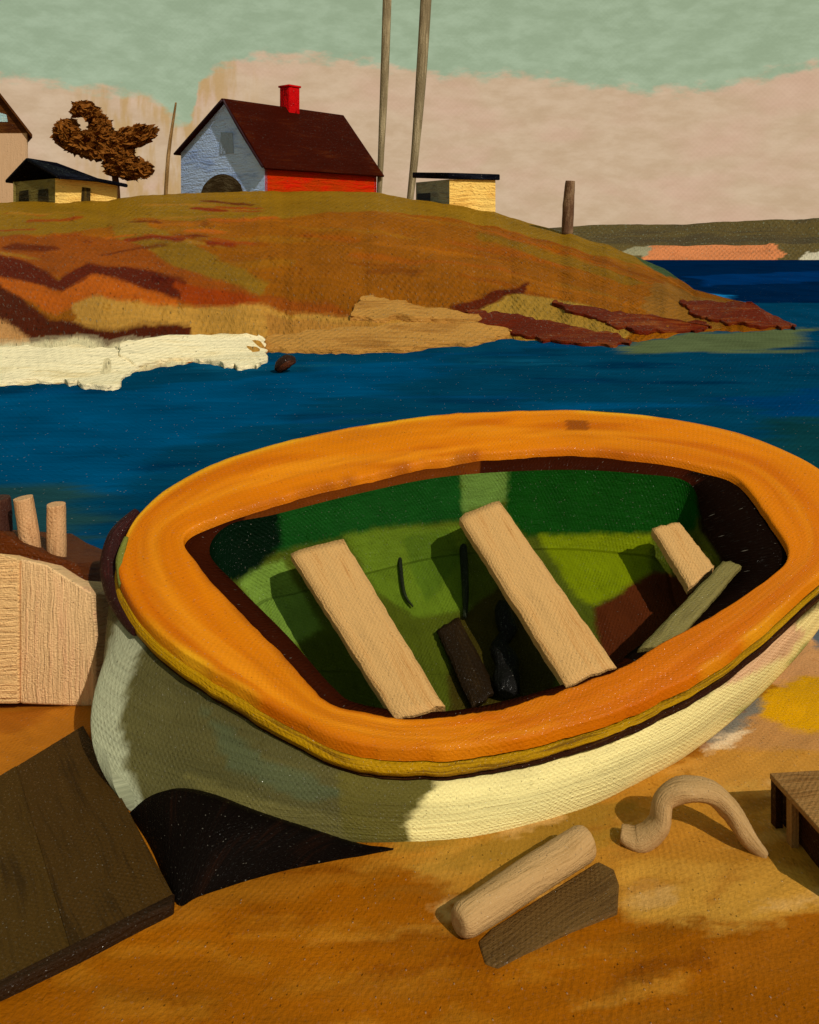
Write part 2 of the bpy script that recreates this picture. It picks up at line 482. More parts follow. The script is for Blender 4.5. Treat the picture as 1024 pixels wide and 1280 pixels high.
for k in range(120):
    y = math.exp(random.uniform(math.log(4.5), math.log(22))); px_ = random.uniform(-100, 1124)
    x = (px_ - CX) * y / F
    marks.append((random.choice([(2, 48, 78), (0, 70, 112), (6, 58, 84), (0, 40, 70), (10, 74, 104), (2, 60, 100)]), dab(x, math.log(y) * 10, random.uniform(.12, .34) * y * .6, random.uniform(.12, .3), random.uniform(-.02, .02))))
zone_paint(me, xf, np.log(np.clip(yf, .5, None)) * 10, (2, 56, 84), zones[:1] + marks + zones[1:], 1.3, .8, .5, 3.5, soft=(.25, .1))
tag(link('water', me, paint('water_paint', None, s=.006, dry=.45, rough=.4, spec=.0, long=70, cross=9, bump=.8, amp=.3)), kind='structure')

# ---- hill: a low headland across the inlet
crest = [(-900, 262), (-400, 258), (0, 253), (130, 250), (160, 245), (250, 240), (400, 238), (470, 240), (515, 248), (570, 256), (620, 266), (660, 277), (700, 288), (760, 306), (830, 334), (870, 362), (940, 380), (992, 408)]
shore = [(-900, 492), (-400, 490), (0, 484), (130, 478), (170, 466), (250, 452), (325, 448), (336, 441), (430, 439), (520, 437), (640, 424), (700, 428), (780, 430), (870, 416), (940, 414), (992, 409.5)]
cdep = [(-900, 50), (0, 47), (500, 45), (620, 42), (700, 38), (830, 30), (870, 26.5), (940, 24.2), (992, 23.6)]
NU, NV, NB = 1000, 230, 26
hp = np.linspace(-900, 992, NU)
cy = np.interp(hp, *zip(*crest)) + (fbm(hp * .05, hp * 0) - .5) * 3.0
sy = np.interp(hp, *zip(*shore)) + (fbm(hp * .06, hp * 0 + 7) - .5) * 5.0
cd = np.interp(hp, *zip(*cdep))
sdp = (H - WZ) * F / (sy - HY)
cd = np.maximum(cd, sdp + .15)
cz = H - (cy - HY) * cd / F
def hill_row(t, i=slice(None)):
    y = sdp[i] + (cd[i] - sdp[i]) * t
    z = WZ - .02 + (cz[i] - WZ) * t ** .92
    return y, z
rows, uvs, tt = [], [], []
ts = np.linspace(0, 1, NV)
for t in ts:
    y, z = hill_row(t)
    env = math.sin(math.pi * t) ** .7 if 0 < t < 1 else 0
    rough_ = (fbm(hp * .02, np.full(NU, t * 9)) - .5) * .25 * env * np.clip((cd - sdp) / 20, 0, 1)
    z = z + rough_
    rows.append(np.stack([(hp - CX) * y / F, y, z], -1)); uvs.append(np.stack([hp * .03 + t * 2.2, t * 7.0 + hp * .0035], -1)); tt.append(np.full(NU, t))
for k in range(1, NB + 1):        # plateau, then down the far side into the sea
    f = k / NB
    y = cd + (26 * np.clip((cd - 23) / 20, .08, 1)) * f
    z = cz - .012 * (y - cd) - (cz - WZ + .5) * np.clip((f - .55) / .45, 0, 1) ** 1.5
    rows.append(np.stack([(hp - CX) * cd / F, y, z], -1)); uvs.append(np.stack([hp * .03, 7 + f * 3 + hp * .0035], -1)); tt.append(np.full(NU, 1 + f))
V = np.concatenate(rows); UV = np.concatenate(uvs); T = np.concatenate(tt); U = np.tile(hp, NV + NB)
me = grid_mesh('hill', V, NU, NV + NB, UV)
_cols = {}
def hq(px, py):                # picture-wide station and fraction of the way from shore to crest
    i = int(np.clip(np.searchsorted(hp, px), 0, NU - 1))
    y = sdp[i] + (cd[i] - sdp[i]) * ts; z = WZ - .02 + (cz[i] - WZ) * ts ** .92
    row = HY + (H - z) * F / y
    return px, float(np.interp(-py, -row, ts)) if py > row[-1] else 1.3 if py < row[-1] - 6 else 1.0
def hz(l): return [(px, hq(px, py)[1] * 240) for px, py in l]
zones = [
    ((132, 94, 16), hz([(-900, 200), (-300, 200), (0, 200), (250, 200), (500, 200), (620, 220), (700, 240), (860, 300), (820, 338), (740, 318), (640, 290), (560, 272), (500, 266), (420, 266), (330, 275), (240, 276), (165, 272), (100, 290), (0, 296), (-300, 300), (-900, 300)])),
    ((124, 84, 12), hz([(600, 292), (700, 318), (790, 348), (810, 356), (780, 356), (700, 330), (600, 300)])),
    ((130, 92, 20), hz([(118, 262), (165, 272), (230, 300), (300, 335), (335, 352), (330, 368), (280, 358), (200, 330), (150, 300)])),
    ((138, 66, 10), hz([(-900, 300), (0, 297), (100, 293), (160, 300), (220, 335), (320, 366), (420, 380), (440, 392), (330, 392), (220, 378), (120, 345), (60, 345), (0, 330), (-900, 330)])),
    ((86, 24, 6), hz([(-900, 318), (0, 316), (40, 330), (72, 350), (112, 330), (180, 338), (235, 352), (228, 374), (180, 364), (112, 346), (72, 366), (30, 352), (0, 345), (-900, 345)])),
    ((142, 52, 4), hz([(215, 352), (300, 366), (330, 374), (320, 388), (285, 390), (225, 376)])),
    ((172, 82, 14), hz([(-900, 345), (0, 343), (70, 366), (115, 345), (220, 372), (222, 382), (100, 384), (70, 395), (20, 372), (-900, 372)])),
    ((176, 126, 52), hz([(95, 384), (120, 372), (220, 382), (330, 380), (350, 384), (440, 394), (450, 378), (520, 386), (600, 398), (650, 410), (640, 440), (430, 450), (330, 450), (240, 450), (230, 410), (90, 412)])),
    ((164, 110, 44), hz([(330, 392), (440, 402), (520, 412), (640, 420), (640, 440), (430, 450), (335, 450)])),
    ((72, 22, 4), hz([(-900, 352), (0, 350), (24, 376), (60, 400), (110, 411), (240, 405), (238, 424), (100, 424), (40, 430), (-900, 420)])),
    ((186, 132, 78), hz([(-900, 402), (0, 400), (42, 434), (0, 450), (-900, 450)])),
    ((210, 194, 152), hz([(-900, 436), (40, 430), (120, 424), (235, 424), (235, 470), (-900, 500)])),
    ((152, 114, 42), hz([(585, 388), (640, 366), (690, 372), (760, 388), (800, 408), (780, 428), (640, 424)])),
    ((84, 26, 4), hz([(560, 384), (640, 360), (660, 352), (650, 368), (590, 392)])),
    ((132, 86, 28), hz([(800, 384), (830, 350), (880, 372), (960, 392), (900, 412), (860, 410)])),
    ((60, 78, 48), hz([(800, 318), (838, 326), (852, 350), (830, 345), (805, 330)])),
]
marks = []
for k in range(70):
    px_ = random.uniform(0, 860); t_ = random.uniform(.25, .97) * 240
    marks.append((random.choice([(150, 84, 8), (134, 68, 2), (146, 74, 4), (124, 64, 4), (138, 84, 10)]), dab(px_, t_, random.uniform(60, 170), random.uniform(4, 11), random.uniform(-.12, .05))))
for k in range(26):
    px_ = random.uniform(0, 330); t_ = random.uniform(90, 200)
    marks2 = (random.choice([(120, 40, 6), (164, 82, 14), (140, 62, 8), (96, 36, 8), (150, 100, 26)]), dab(px_, t_, random.uniform(30, 90), random.uniform(3, 8), random.uniform(-.25, .1)))
    zones.insert(7, marks2)
zone_paint(me, U, np.minimum(T, 1.25) * 240, (136, 76, 6), marks + zones, 22, 7, .022, .07, soft=(2.5, 2.0), K=4)
tag(link('hill', me, paint('hill_paint', None, s=.032, dry=.5, spec=.05, long=60, cross=4.5, bump=1.1, amp=.22)), kind='structure')

def hill_pt(px, py):
    i = int(np.clip(np.searchsorted(hp, px), 0, NU - 1))
    t = min(1.0, hq(px, py)[1]); y, z = hill_row(t, i)
    return Vector(((px - CX) * y / F, y, z))


# rock ledges along the foot of the hill: each a solid low slab
def ledge(poly, thick, mat, label, name='rock_ledge', on_water=False, group='rock ledges along the shore of the hill'):
    c = np.array(poly, float); n = len(c)
    ring = catmull([(x, y, 0) for x, y in c], 90, True)
    base = []
    for k, q in enumerate(ring):
        jx, jy = random.uniform(-2.2, 2.2) + 6 * (float(vnoise(k * .4, poly[0][0])) - .5), random.uniform(-1.0, 1.0) + 4 * (float(vnoise(k * .5, poly[0][1] + 3)) - .5)
        p = hill_pt(q[0] + jx, q[1] + jy) if q[1] < np.interp(q[0], *zip(*shore)) - 1 else G(q[0] + jx, q[1] + jy, WZ)
        base.append(p)
    m = MB(); mid = sum(base, Vector()) / len(base)
    rows = []
    nz = Vector((0, 0, 1))
    for f, up in ((1.0, -.4), (1.0, .7), (.985, 1.0)):
        rows.append([m.b.verts.new(mid.lerp(p, f) + nz * (up * thick * (1 + (float(vnoise(j_ * .3, up)) - .5) * .6))) for j_, p in enumerate(base)])
    for a, b2 in zip(rows, rows[1:]):
        for j in range(90):
            k = (j + 1) % 90
            vs = [a[j], a[k], b2[k], b2[j]]
            m.face(vs, [(v.co.x, v.co.y * .25 + v.co.z * 1.6) for v in vs], True)
    f_ = m.face(rows[-1], [(v.co.x, v.co.y * .25 + v.co.z * 1.6) for v in rows[-1]])
    if f_: bmesh.ops.triangulate(m.b, faces=[f_])
    o = m.build(name, mat)
    return tag(o, label, 'rock', group)

cream_m = paint('pale_rock_paint', (236, 220, 180), (206, 184, 136), s=.02, dry=.25, spec=.15, long=45, cross=4)
maroon_m = paint('maroon_rock_paint', (92, 26, 6), (128, 66, 22), s=.026, dry=.2, spec=.15, long=40, cross=4)
tan_m = paint('tan_rock_paint', (180, 128, 60), (142, 92, 36), s=.024, dry=.3, spec=.15, long=45, cross=4)
ledge([(-160, 440), (0, 438), (80, 436), (150, 440), (182, 452), (160, 470), (140, 488), (90, 482), (40, 480), (-160, 486)], .07, cream_m, 'broad cream rock ledge at the left edge, meeting the blue water below the maroon slope')
ledge([(150, 436), (230, 424), (310, 421), (332, 430), (328, 456), (300, 462), (268, 456), (220, 452), (170, 460)], .08, cream_m, 'bright cream rock ledge with a blunt right end above the dark float')
ledge([(335, 428), (400, 418), (500, 408), (580, 406), (640, 416), (600, 430), (520, 438), (430, 441), (345, 441)], .1, tan_m, 'long tan rock ledge in the middle of the shore, right of the cream ledges')
ledge([(585, 392), (640, 396), (720, 410), (785, 426), (770, 434), (700, 430), (640, 420), (600, 406)], .07, maroon_m, 'dark maroon rock ledge next to the end of the long tan ledge')
ledge([(690, 380), (770, 392), (878, 406), (872, 415), (800, 416), (750, 404)], .07, maroon_m, 'dark maroon rock ledge in the middle of the three on the point')
ledge([(850, 380), (900, 380), (960, 384), (990, 404), (985, 412), (930, 408), (880, 400)], .08, maroon_m, 'dark maroon rock ledge at the tip of the point, farthest out in the water')
ledge([(452, 380), (470, 376), (530, 388), (600, 402), (560, 406), (500, 400), (440, 402)], .12, tan_m, 'pale tan rock shelf set back between rust slope and shore')

# a dark float in the inlet
m = MB(); c = G(358, 466, WZ)
m.tube([c + Vector((-.16, 0, .03)), c + Vector((-.1, 0, .12)), c + Vector((.02, .02, .2)), c + Vector((.16, .05, .22))], [.06, .12, .13, .05], n=12, k=14, wob=.06)
tag(m.build('mooring_float', paint('float_paint', (40, 22, 14), (90, 44, 20), s=.014, dry=.3)), 'small dark brown float lying in the blue inlet below the cream ledge', 'float')

# ---- far shore across the bay
fx = np.linspace(640, 2600, 500)
rows, uvs = [], []
wav = (fbm(fx * .03, fx * 0) - .5)
f1 = np.interp(fx, [640, 800, 980, 1024, 2600], [325, 324, 326, 325, 322])
prof = [(f1, 71.5, WZ), (308 + wav * 4 - 2 * (fx > 960), 80, None), (296 + wav * 3, 88, None), (np.interp(fx, [640, 700, 740, 850, 930, 1024, 2600], [288, 284, 281, 280, 276, 273, 270]) + wav * 3, 98, None)]
def far_strip(k0, k1, n, name, mat, x0, x1, lift):
    sel = (fx >= x0) & (fx <= x1); q = fx[sel]; R, UVs = [], []
    for j in range(n):
        f = k0 + (k1 - k0) * j / (n - 1); a = min(int(f), len(prof) - 2); g = f - a
        (pa, da, _), (pb, db, _) = prof[a], prof[a + 1]
        y = da + (db - da) * g; py = (pa + (pb - pa) * g)[sel]
        z = H - (py - HY) * y / F
        if f == 0: z = np.full(q.shape, WZ - .05)
        R.append(np.stack([(q - CX) * y / F, np.full(q.shape, y), z + lift], -1)); UVs.append(np.stack([q * .08, np.full(q.shape, f * 1.6)], -1))
    return R, UVs, len(q)
R, UVs, n = far_strip(1, 3, 24, 'far_headland', None, 640, 2600, 0)
y = R[-1][:, 1] + 30
R.append(np.stack([R[-1][:, 0] * 1.3, y, np.full(n, WZ - .3)], -1)); UVs.append(np.stack([R[-1][:, 0], np.full(n, 7.0)], -1))
me = grid_mesh('far_headland', np.concatenate(R), n, len(R), np.concatenate(UVs))
tag(link('far_headland', me, paint('headland_paint', (92, 74, 36), (66, 52, 34), s=.08, dry=.45, spec=.1, long=60, cross=3)), kind='structure')
R, UVs, n = far_strip(0, 1.06, 12, 'far_beach', None, 640, 2600, .06)
me = grid_mesh('far_beach', np.concatenate(R), n, len(R), np.concatenate(UVs))
U = np.tile(fx, len(R)); T = np.repeat(np.linspace(0, 1, len(R)), n)
zone_paint(me, U, T, (92, 74, 36), [((206, 122, 74), [(800, -.1), (968, -.2), (985, .3), (960, 1.05), (830, 1.2), (805, .8)]), ((200, 186, 162), [(995, .0), (1300, -.1), (1300, .5), (1005, .4)]), ((150, 140, 110), [(770, .3), (805, .1), (815, 1.0), (790, .8)])], 14, .3, .06, 3)
tag(link('far_beach', me, paint('far_beach_paint', None, s=.07, dry=.3, spec=.1, long=50, cross=3)), kind='structure')

# ------------------------------------------------------------------ buildings on the hill
FS = .04   # detail size out there
def mats(n, a, b=None, **k): return paint(n, a, b, s=k.pop('s', FS), spec=k.pop('spec', .08), weave=k.pop('weave', .3), grain=k.pop('grain', .5), **k)
M_blue = mats('blue_grey_wall_paint', (186, 210, 255), (140, 166, 224), dry=.35, long=30)
M_roof = mats('maroon_roof_paint', (50, 10, 2), (72, 28, 4), dry=.05, long=40)
M_red = mats('red_wall_paint', (176, 52, 4), (196, 24, 6), dry=.3, long=30)
M_chim = mats('chimney_paint', (196, 12, 16), (92, 4, 4), dry=.25, long=14)
M_dark = mats('dark_opening_paint', (66, 52, 34), (98, 86, 64), dry=.2, long=16)
M_cream = mats('cream_wall_paint', (248, 204, 112), (222, 168, 80), dry=.25, long=24)
M_black = mats('blue_black_roof_paint', (10, 10, 18), (30, 34, 46), dry=.2, long=40)
M_olive = mats('olive_wall_paint', (124, 110, 58), (84, 76, 46), dry=.3, long=20)
M_grey = mats('grey_wall_paint', (150, 148, 130), (110, 110, 104), dry=.3, long=20)
M_brown = mats('brown_shingle_paint', (84, 48, 18), (58, 28, 14), dry=.3, long=24)
M_pinkwall = mats('pink_plaster_paint', (196, 160, 126), (188, 152, 118), dry=.3, long=30, weave=0, grain=.1, amp=.1, bump=.4)
M_pane = mats('pale_pane_paint', (156, 190, 196), (190, 186, 160), dry=.2, long=10)


def gable_house(name, corner, yaw, L, Wd, eave, ridge, over, label, wall_side, wall_gable, roof_m, thick=.14, rf=.43, eave2=2.35):
    """corner = nearest ground corner; long side runs along +yaw, gable end runs back-left"""
    root = thing(name, corner, label, 'house')
    a = Vector((math.cos(yaw), math.sin(yaw), 0)); g = Vector((-math.sin(yaw), math.cos(yaw), 0)); up = Vector((0, 0, 1))
    c = Vector(corner)
    def pt(i, j, k): return c + a * i + g * j + up * k
    m = MB(); m.prism([pt(0, 0, -1), pt(L, 0, -1), pt(L, 0, eave), pt(0, 0, eave)], g * .2); m.build('side_wall', wall_side, root)
    m = MB(); m.prism([pt(0, Wd, -1), pt(L, Wd, -1), pt(L, Wd, eave2), pt(0, Wd, eave2)], -g * .2); m.build('back_wall', wall_side, root)
    m = MB(); m.prism([pt(-.01, .0, -1), pt(-.01, Wd, -1), pt(-.01, Wd, eave2), pt(-.01, Wd * rf, ridge), pt(-.01, 0, eave)], a * .2); gw = m.build('gable_wall', wall_gable, root)
    m = MB(); m.prism([pt(L + .01, .0, -1), pt(L + .01, Wd, -1), pt(L + .01, Wd, eave2), pt(L + .01, Wd * rf, ridge), pt(L + .01, 0, eave)], -a * .2); m.build('gable_wall', wall_gable, root)
    sl = (ridge - eave) / (Wd / 2)
    m = MB()
    for s_ in (0, 1):
        e0 = -over if s_ == 0 else Wd + over; ev = eave if s_ == 0 else eave2
        ez = ev - (ridge - ev) / (Wd * (rf if s_ == 0 else 1 - rf)) * over
        top = [pt(-over, e0, ez + .05), pt(L + over, e0, ez + .05), pt(L + over, Wd * rf, ridge + .05), pt(-over, Wd * rf, ridge + .05)]
        nn = (top[1] - top[0]).cross(top[3] - top[0]).normalized()
        if nn.z < 0: nn = -nn
        m.prism([p + nn * thick for p in top], -nn * (thick - .01))
    roof = m.build('roof', roof_m, root, bevel=.05)
    return root, pt, gw, roof

# main cottage
HD = 46.0
c = P(331, 238, HD)
house, pt, gw, rf = gable_house('cottage', c, math.radians(50), 8.7, 7.3, 1.35, 4.95, .3, 'blue-gabled cottage with maroon roof and red side wall on top of the hill', M_red, M_blue, M_roof)
up = Vector((0, 0, 1))
a = Vector((math.cos(math.radians(50)), math.sin(math.radians(50)), 0)); g = Vector((-a.y, a.x, 0))
m = MB(); m.box(pt(4.6, 3.14, 5.4), a * .42, g * .42, up * .85); ch = m.build('chimney', M_chim, rf, bevel=.06)
m = MB(); m.box(pt(4.6, 3.14, 6.3), a * .48, g * .48, up * .06); m.build('chimney_cap', M_chim, ch, bevel=.03)
arch = [pt(-.05, 1.6 + 3.9 * i / 12, -.3 + 1.3 * math.sin(math.pi * (i / 12)) ** .5) for i in range(13)]
m = MB(); m.prism([pt(-.05, 1.6, -1.0)] + arch + [pt(-.05, 5.5, -1.0)], a * .04); m.build('doorway', M_dark, gw)
m = MB(); m.prism([pt(-.04, 2.5, 2.1), pt(-.04, 3.7, 2.1), pt(-.04, 3.6, 3.3), pt(-.04, 2.6, 3.2)], a * .03); m.build('loft_shutter', mats('grey_shutter_paint', (150, 168, 196), (130, 146, 176), long=20), gw)
m = MB(); m.tube([pt(-.3, -.2, 1.2), pt(-.3, 1.5, 3.1), pt(-.3, 3.05, 4.98)], [.07, .08, .07], n=6, k=12); m.build('barge_board', mats('dark_trim_paint', (48, 30, 34), (80, 60, 66)), rf)
m = MB(); m.tube([pt(-.3, 3.2, 4.98), pt(-.3, 5.2, 3.7), pt(-.3, 7.5, 2.3)], [.07, .08, .07], n=6, k=12); m.build('barge_board', mats('dark_trim_paint', (48, 30, 34)), rf)

# shed right of the masts
c = P(562, 262, 43.5)
yaw = math.radians(14)
a = Vector((math.cos(yaw), math.sin(yaw), 0)); g = Vector((-math.sin(yaw), math.cos(yaw), 0))
g2 = (P(520, 250, 46.5) - c); g2.z = 0
root = thing('shed', c, 'small flat-roofed shed with cream front and grey left side on the hill', 'shed')
hgt = 1.5
def q(i, j, k): return c + a * i + g2 * j + up * k
m = MB(); m.prism([q(0, 0, -.6), q(2.4, 0, -.6), q(2.4, 0, hgt), q(0, 0, hgt)], g * .15); m.build('front_wall', M_cream, root)
m = MB(); m.prism([q(0, .01, -.6), q(0, 1, -.6), q(0, 1, hgt), q(0, .01, hgt)], a * .15); m.build('side_wall', M_grey, root)
m = MB(); m.prism([q(2.4, .02, -.8), q(2.4, 1, -.8), q(2.4, 1, hgt), q(2.4, .02, hgt)], -a * .15); m.build('side_wall', M_cream, root)
m = MB(); m.prism([q(0, 1, -.8), q(2.4, 1, -.8), q(2.4, 1, hgt), q(0, 1, hgt)], -g * .15); m.build('back_wall', M_grey, root)
m = MB(); m.prism([q(-.15, -.05, hgt + .32), q(2.55, -.05, hgt + .28), q(2.5, 1.06, hgt + .5), q(-.1, 1.06, hgt + .55)], (0, 0, -.3)); m.build('roof', M_black, root, bevel=.05)
m = MB(); m.prism([q(-.02, .55, .1), q(-.02, .95, .1), q(-.02, .95, .9), q(-.02, .55, .9)], a * .04); m.build('window', mats('shed_window_paint', (52, 56, 66)), root)

# hut with blue-black roof at left
c = P(69, 254, 46)
a = Vector((math.cos(.12), math.sin(.12), 0)); g = P(18, 248, 49.5) - c; g.z = 0
root = thing('hut', c, 'low cream and olive hut with sagging blue-black roof near the left edge', 'hut')
hgt = 1.3
def q(i, j, k): return c + a * i + g * j + up * k
m = MB(); m.prism([q(0, 0, -.8), q(3.1, 0, -.8), q(3.1, 0, hgt - .25), q(0, 0, hgt)], Vector((0, .15, 0))); fw = m.build('front_wall', M_cream, root)
m = MB(); m.prism([q(0, .01, -.8), q(0, 1, -.8), q(0, 1, hgt), q(0, .01, hgt)], a * .15); sw = m.build('side_wall', M_olive, root)
m = MB(); m.prism([q(3.1, .02, -.8), q(3.1, 1, -.8), q(3.1, 1, hgt - .2), q(3.1, .02, hgt - .2)], -a * .15); m.build('side_wall', M_cream, root)
m = MB(); m.prism([q(0, 1, -.8), q(3.1, 1, -.8), q(3.1, 1, hgt - .2), q(0, 1, hgt)], Vector((0, -.15, 0))); m.build('back_wall', M_olive, root)
m = MB(); m.prism([q(1.25, -.02, -.5), q(1.7, -.02, -.5), q(1.72, -.02, .8), q(1.3, -.02, .85)], Vector((0, .05, 0))); m.build('door', mats('hut_door_paint', (44, 36, 24), (96, 74, 30)), fw)
for j0 in (.12, .6):
    m = MB(); m.prism([q(-.03, j0, -.5), q(-.03, j0 + .28, -.5), q(-.03, j0 + .26, .75), q(-.03, j0 + .04, .8)], a * .05); m.build('opening', mats('hut_opening_paint', (34, 30, 20), (70, 58, 34)), sw)
m = MB()
m.prism([q(-.25, -.18, hgt + .12), q(1.6, -.16, hgt + .02), q(3.3, -.16, hgt - .3), q(3.25, .4, hgt + .05), q(1.2, .5, hgt + 1.0), q(-.3, .55, hgt + 1.25)], (0, 0, -.2))
m.prism([q(-.3, .56, hgt + 1.25), q(1.2, .51, hgt + 1.0), q(3.25, .41, hgt + .07), q(3.2, 1.1, hgt - .2), q(-.3, 1.1, hgt + .15)], (0, 0, -.2))
m.build('roof', M_black, root, bevel=.06)

# brown gabled house cut by the left edge
c = P(-40, 240, 60)
root = thing('gabled_house', c, 'brown-gabled house with a pale window, cut off by the left edge behind the hut', 'house')
def q(i, j, k): return c + Vector((i - .52 * j, j, k))
px = 60 / F
e = (240 - 166) * px; r = (240 - 116) * px
m = MB(); m.prism([q(0, 0, -1.5), q(4.0, 0, -1.5), q(4.0, 0, e), q(0, 0, e)], (0, .2, 0)); m.build('front_wall', M_pinkwall, root)
m = MB(); m.prism([q(4.0, .01, -1.5), q(4.0, 6, -1.5), q(4.0, 6, e), q(4.0, .01, e)], (-.2, 0, 0)); m.build('side_wall', M_pinkwall, root)
m = MB(); m.prism([q(0, .01, -1.5), q(0, 6, -1.5), q(0, 6, e), q(0, .01, e)], (.2, 0, 0)); m.build('side_wall', M_pinkwall, root)
m = MB(); m.prism([q(-.2, -.03, e), q(4.2, -.03, e), q(2.0, -.03, r)], (0, .2, 0)); gb = m.build('gable_wall', M_brown, root)
m = MB(); m.prism([q(1.7, -.06, e + .75), q(2.7, -.06, e + .75), q(2.6, -.06, e + 1.25), q(1.7, -.06, e + 1.5)], (0, .05, 0)); m.build('window', M_pane, gb)
m = MB()
for sx in (-1, 1):
    A = q(2.0 + sx * 2.35, -.4, e - .15); Bq = q(2.0, -.4, r + .15)
    D = Vector((-.52 * 6.6, 6.6, 0)); m.prism([A, Bq, Bq + D, A + D], (0, 0, -.22))
m.build('roof', M_brown, root)

# windblown brown tree between hut and cottage
def leafy(lobes, n, size, name, mat, parent, hole=None, Y0=48):
    m = MB(); pxm = Y0 / F
    for (cx_, cy_, rx, ry, rot, wgt) in lobes:
        for _ in range(int(n * wgt)):
            while True:
                u, v, w_ = (random.uniform(-1, 1) for _ in range(3))
                if u * u + v * v + w_ * w_ < 1: break
            k = (u * u + v * v) ** .5
            if k > .8 and random.random() < .45: continue
            x = cx_ + (u * rx * math.cos(rot) - v * ry * math.sin(rot)); y = cy_ + (u * rx * math.sin(rot) + v * ry * math.cos(rot))
            if hole and ((x - hole[0]) / hole[2]) ** 2 + ((y - hole[1]) / hole[3]) ** 2 < 1: continue
            p = P(x, y, Y0) + Vector((0, w_ * min(rx, ry) * pxm * 1.3, 0))
            d = Vector((math.cos(rot), random.uniform(-.6, .6), -math.sin(rot))) + Vector((random.gauss(0, .5), random.gauss(0, .5), random.gauss(0, .5)))
            d.normalize(); s_ = d.cross(Vector((random.gauss(0, 1), random.gauss(0, 1), random.gauss(0, 1)))).normalized()
            l = size * random.uniform(.6, 1.5); wd = l * .6
            vs = [m.b.verts.new(p + d * l * a_ + s_ * wd * b_) for a_, b_ in ((-.6, 0), (0, .6), (.7, 0), (0, -.6))]
            m.face(vs)
    return m.build(name, mat, parent)
leaf_m = mats('brown_leaf_paint', (118, 68, 22), (146, 92, 38), dry=.3, long=8)
root = thing('windblown_tree', P(140, 246, 48), 'brown windblown tree with a pale gap in its crown, behind the hut', 'tree')
m = MB()
m.tube([P(146, 252, 48), P(144, 222, 48), P(136, 196, 48), P(118, 170, 48), P(108, 142, 48)], [.22, .18, .14, .1, .04], n=8, k=20)
m.tube([P(140, 206, 48), P(160, 180, 48.1), P(190, 166, 48.2)], [.12, .09, .03], n=8, k=12)
m.tube([P(144, 224, 48), P(160, 208, 47.9), P(180, 206, 47.8)], [.1, .08, .03], n=8, k=12)
m.tube([P(124, 180, 48), P(96, 176, 48.1), P(76, 160, 48.2)], [.1, .07, .03], n=8, k=12)
m.build('trunk', mats('brown_bark_paint', (72, 44, 22), long=14), root)
leafy([(106, 138, 15, 11, 0, .8), (84, 166, 15, 17, .4, 1), (104, 176, 26, 16, 0, 1.0), (126, 160, 11, 26, -.5, 1.1), (106, 184, 28, 9, .1, .9), (163, 172, 34, 13, -.28, 1.5), (148, 190, 20, 12, 0, .6), (160, 210, 30, 14, .1, 1.4), (124, 186, 36, 16, .2, 1.0)], 760, .36, 'crown', leaf_m, root, hole=(104, 156, 9, 12))

# masts, pole, post on the hill
mast_m = mats('mast_paint', (132, 116, 88), (184, 166, 132), s=.03, dry=.3, long=60, cross=3)
m = MB(); m.tube([P(512, 256, 53), P(519, 190, 53), P(527, 90, 53), P(536, -60, 53), P(540, -130, 53)], [.2, .25, .33, .36, .3], n=14, k=40)
tag(m.build('mast', mast_m), 'thicker grey mast rising from beside the shed, out of the top', 'mast', 'masts on the hill')
m = MB(); m.tube([P(474, 246, 53), P(477, 180, 53), P(481, 90, 53), P(486, -60, 53), P(489, -130, 53)], [.15, .2, .26, .28, .25], n=14, k=40)
tag(m.build('mast', mast_m), 'thinner grey mast next to the right end of the cottage', 'mast', 'masts on the hill')
m = MB(); m.tube([P(207, 246, 46), P(211, 190, 46), P(220, 128, 46)], [.1, .1, .05], n=8, k=20)
tag(m.build('pole', mats('pole_paint', (122, 92, 54), (176, 140, 96), s=.03, long=40)), 'thin leaning brown pole between the tree and the cottage', 'pole')
m = MB(); m.tube([P(709, 294, 37.4), P(711, 258, 37.4), P(713, 226, 37.4)], [.24, .25, .2], n=10, k=14, wob=.05)
tag(m.build('post', mats('post_paint', (104, 74, 54), (140, 112, 84), s=.03, long=20)), 'short brown post alone on the right slope of the hill crest', 'post')

# ------------------------------------------------------------------ the boat
outer = [(148, 700), (175, 640), (240, 592), (330, 558), (450, 532), (560, 518), (700, 512), (800, 518), (900, 535), (980, 562), (1040, 598), (1064, 645), (1045, 696), (1000, 740), (920, 808), (830, 862), (720, 905), (600, 932), (480, 934), (400, 913), (320, 870), (240, 820), (190, 782), (160, 745)]
inner = [(231, 680), (250, 656), (340, 624), (440, 598), (560, 573), (700, 561), (800, 568), (880, 582), (922, 598), (955, 640), (984, 690), (960, 722), (900, 762), (830, 802), (765, 838), (640, 882), (540, 897), (440, 888), (405, 872), (360, 826), (300, 762), (255, 715)]
band = [(262, 686), (285, 652), (345, 638), (450, 612), (560, 591), (700, 583), (800, 588), (862, 600), (882, 652), (914, 704), (894, 732), (848, 768), (790, 808), (755, 832), (640, 868), (540, 884), (450, 874), (415, 852), (360, 790), (300, 730)]
CB = np.array(B(590, 735)); K = math.sqrt(1 + HEEL * HEEL)
NR = 520
TH = np.linspace(-math.pi, math.pi, NR, endpoint=False)
def polar(poly, d):
    pts3 = np.array([B(px, py, d) for px, py in poly])
    q_ = catmull(pts3, 900, True)
    x = q_[:, 0] - CB[0]; y = (q_[:, 1] - CB[1]) * K
    t = np.arctan2(y, x); r_ = np.hypot(x, y); o = np.argsort(t)
    rr = np.interp(TH, t[o], r_[o], period=2 * math.pi)
    return rr
def ring(r_, d):
    x = CB[0] + r_ * np.cos(TH); y = CB[1] + r_ * np.sin(TH) / K
    return np.stack([x, y, C0 + HEEL * y - d], -1)
RO, RI, RB = polar(outer, 0), polar(inner, 0), polar(band, .03)
RO = RO + (fbm(np.cos(TH) * 9 + 20, np.sin(TH) * 9 + 20) - .5) * .02
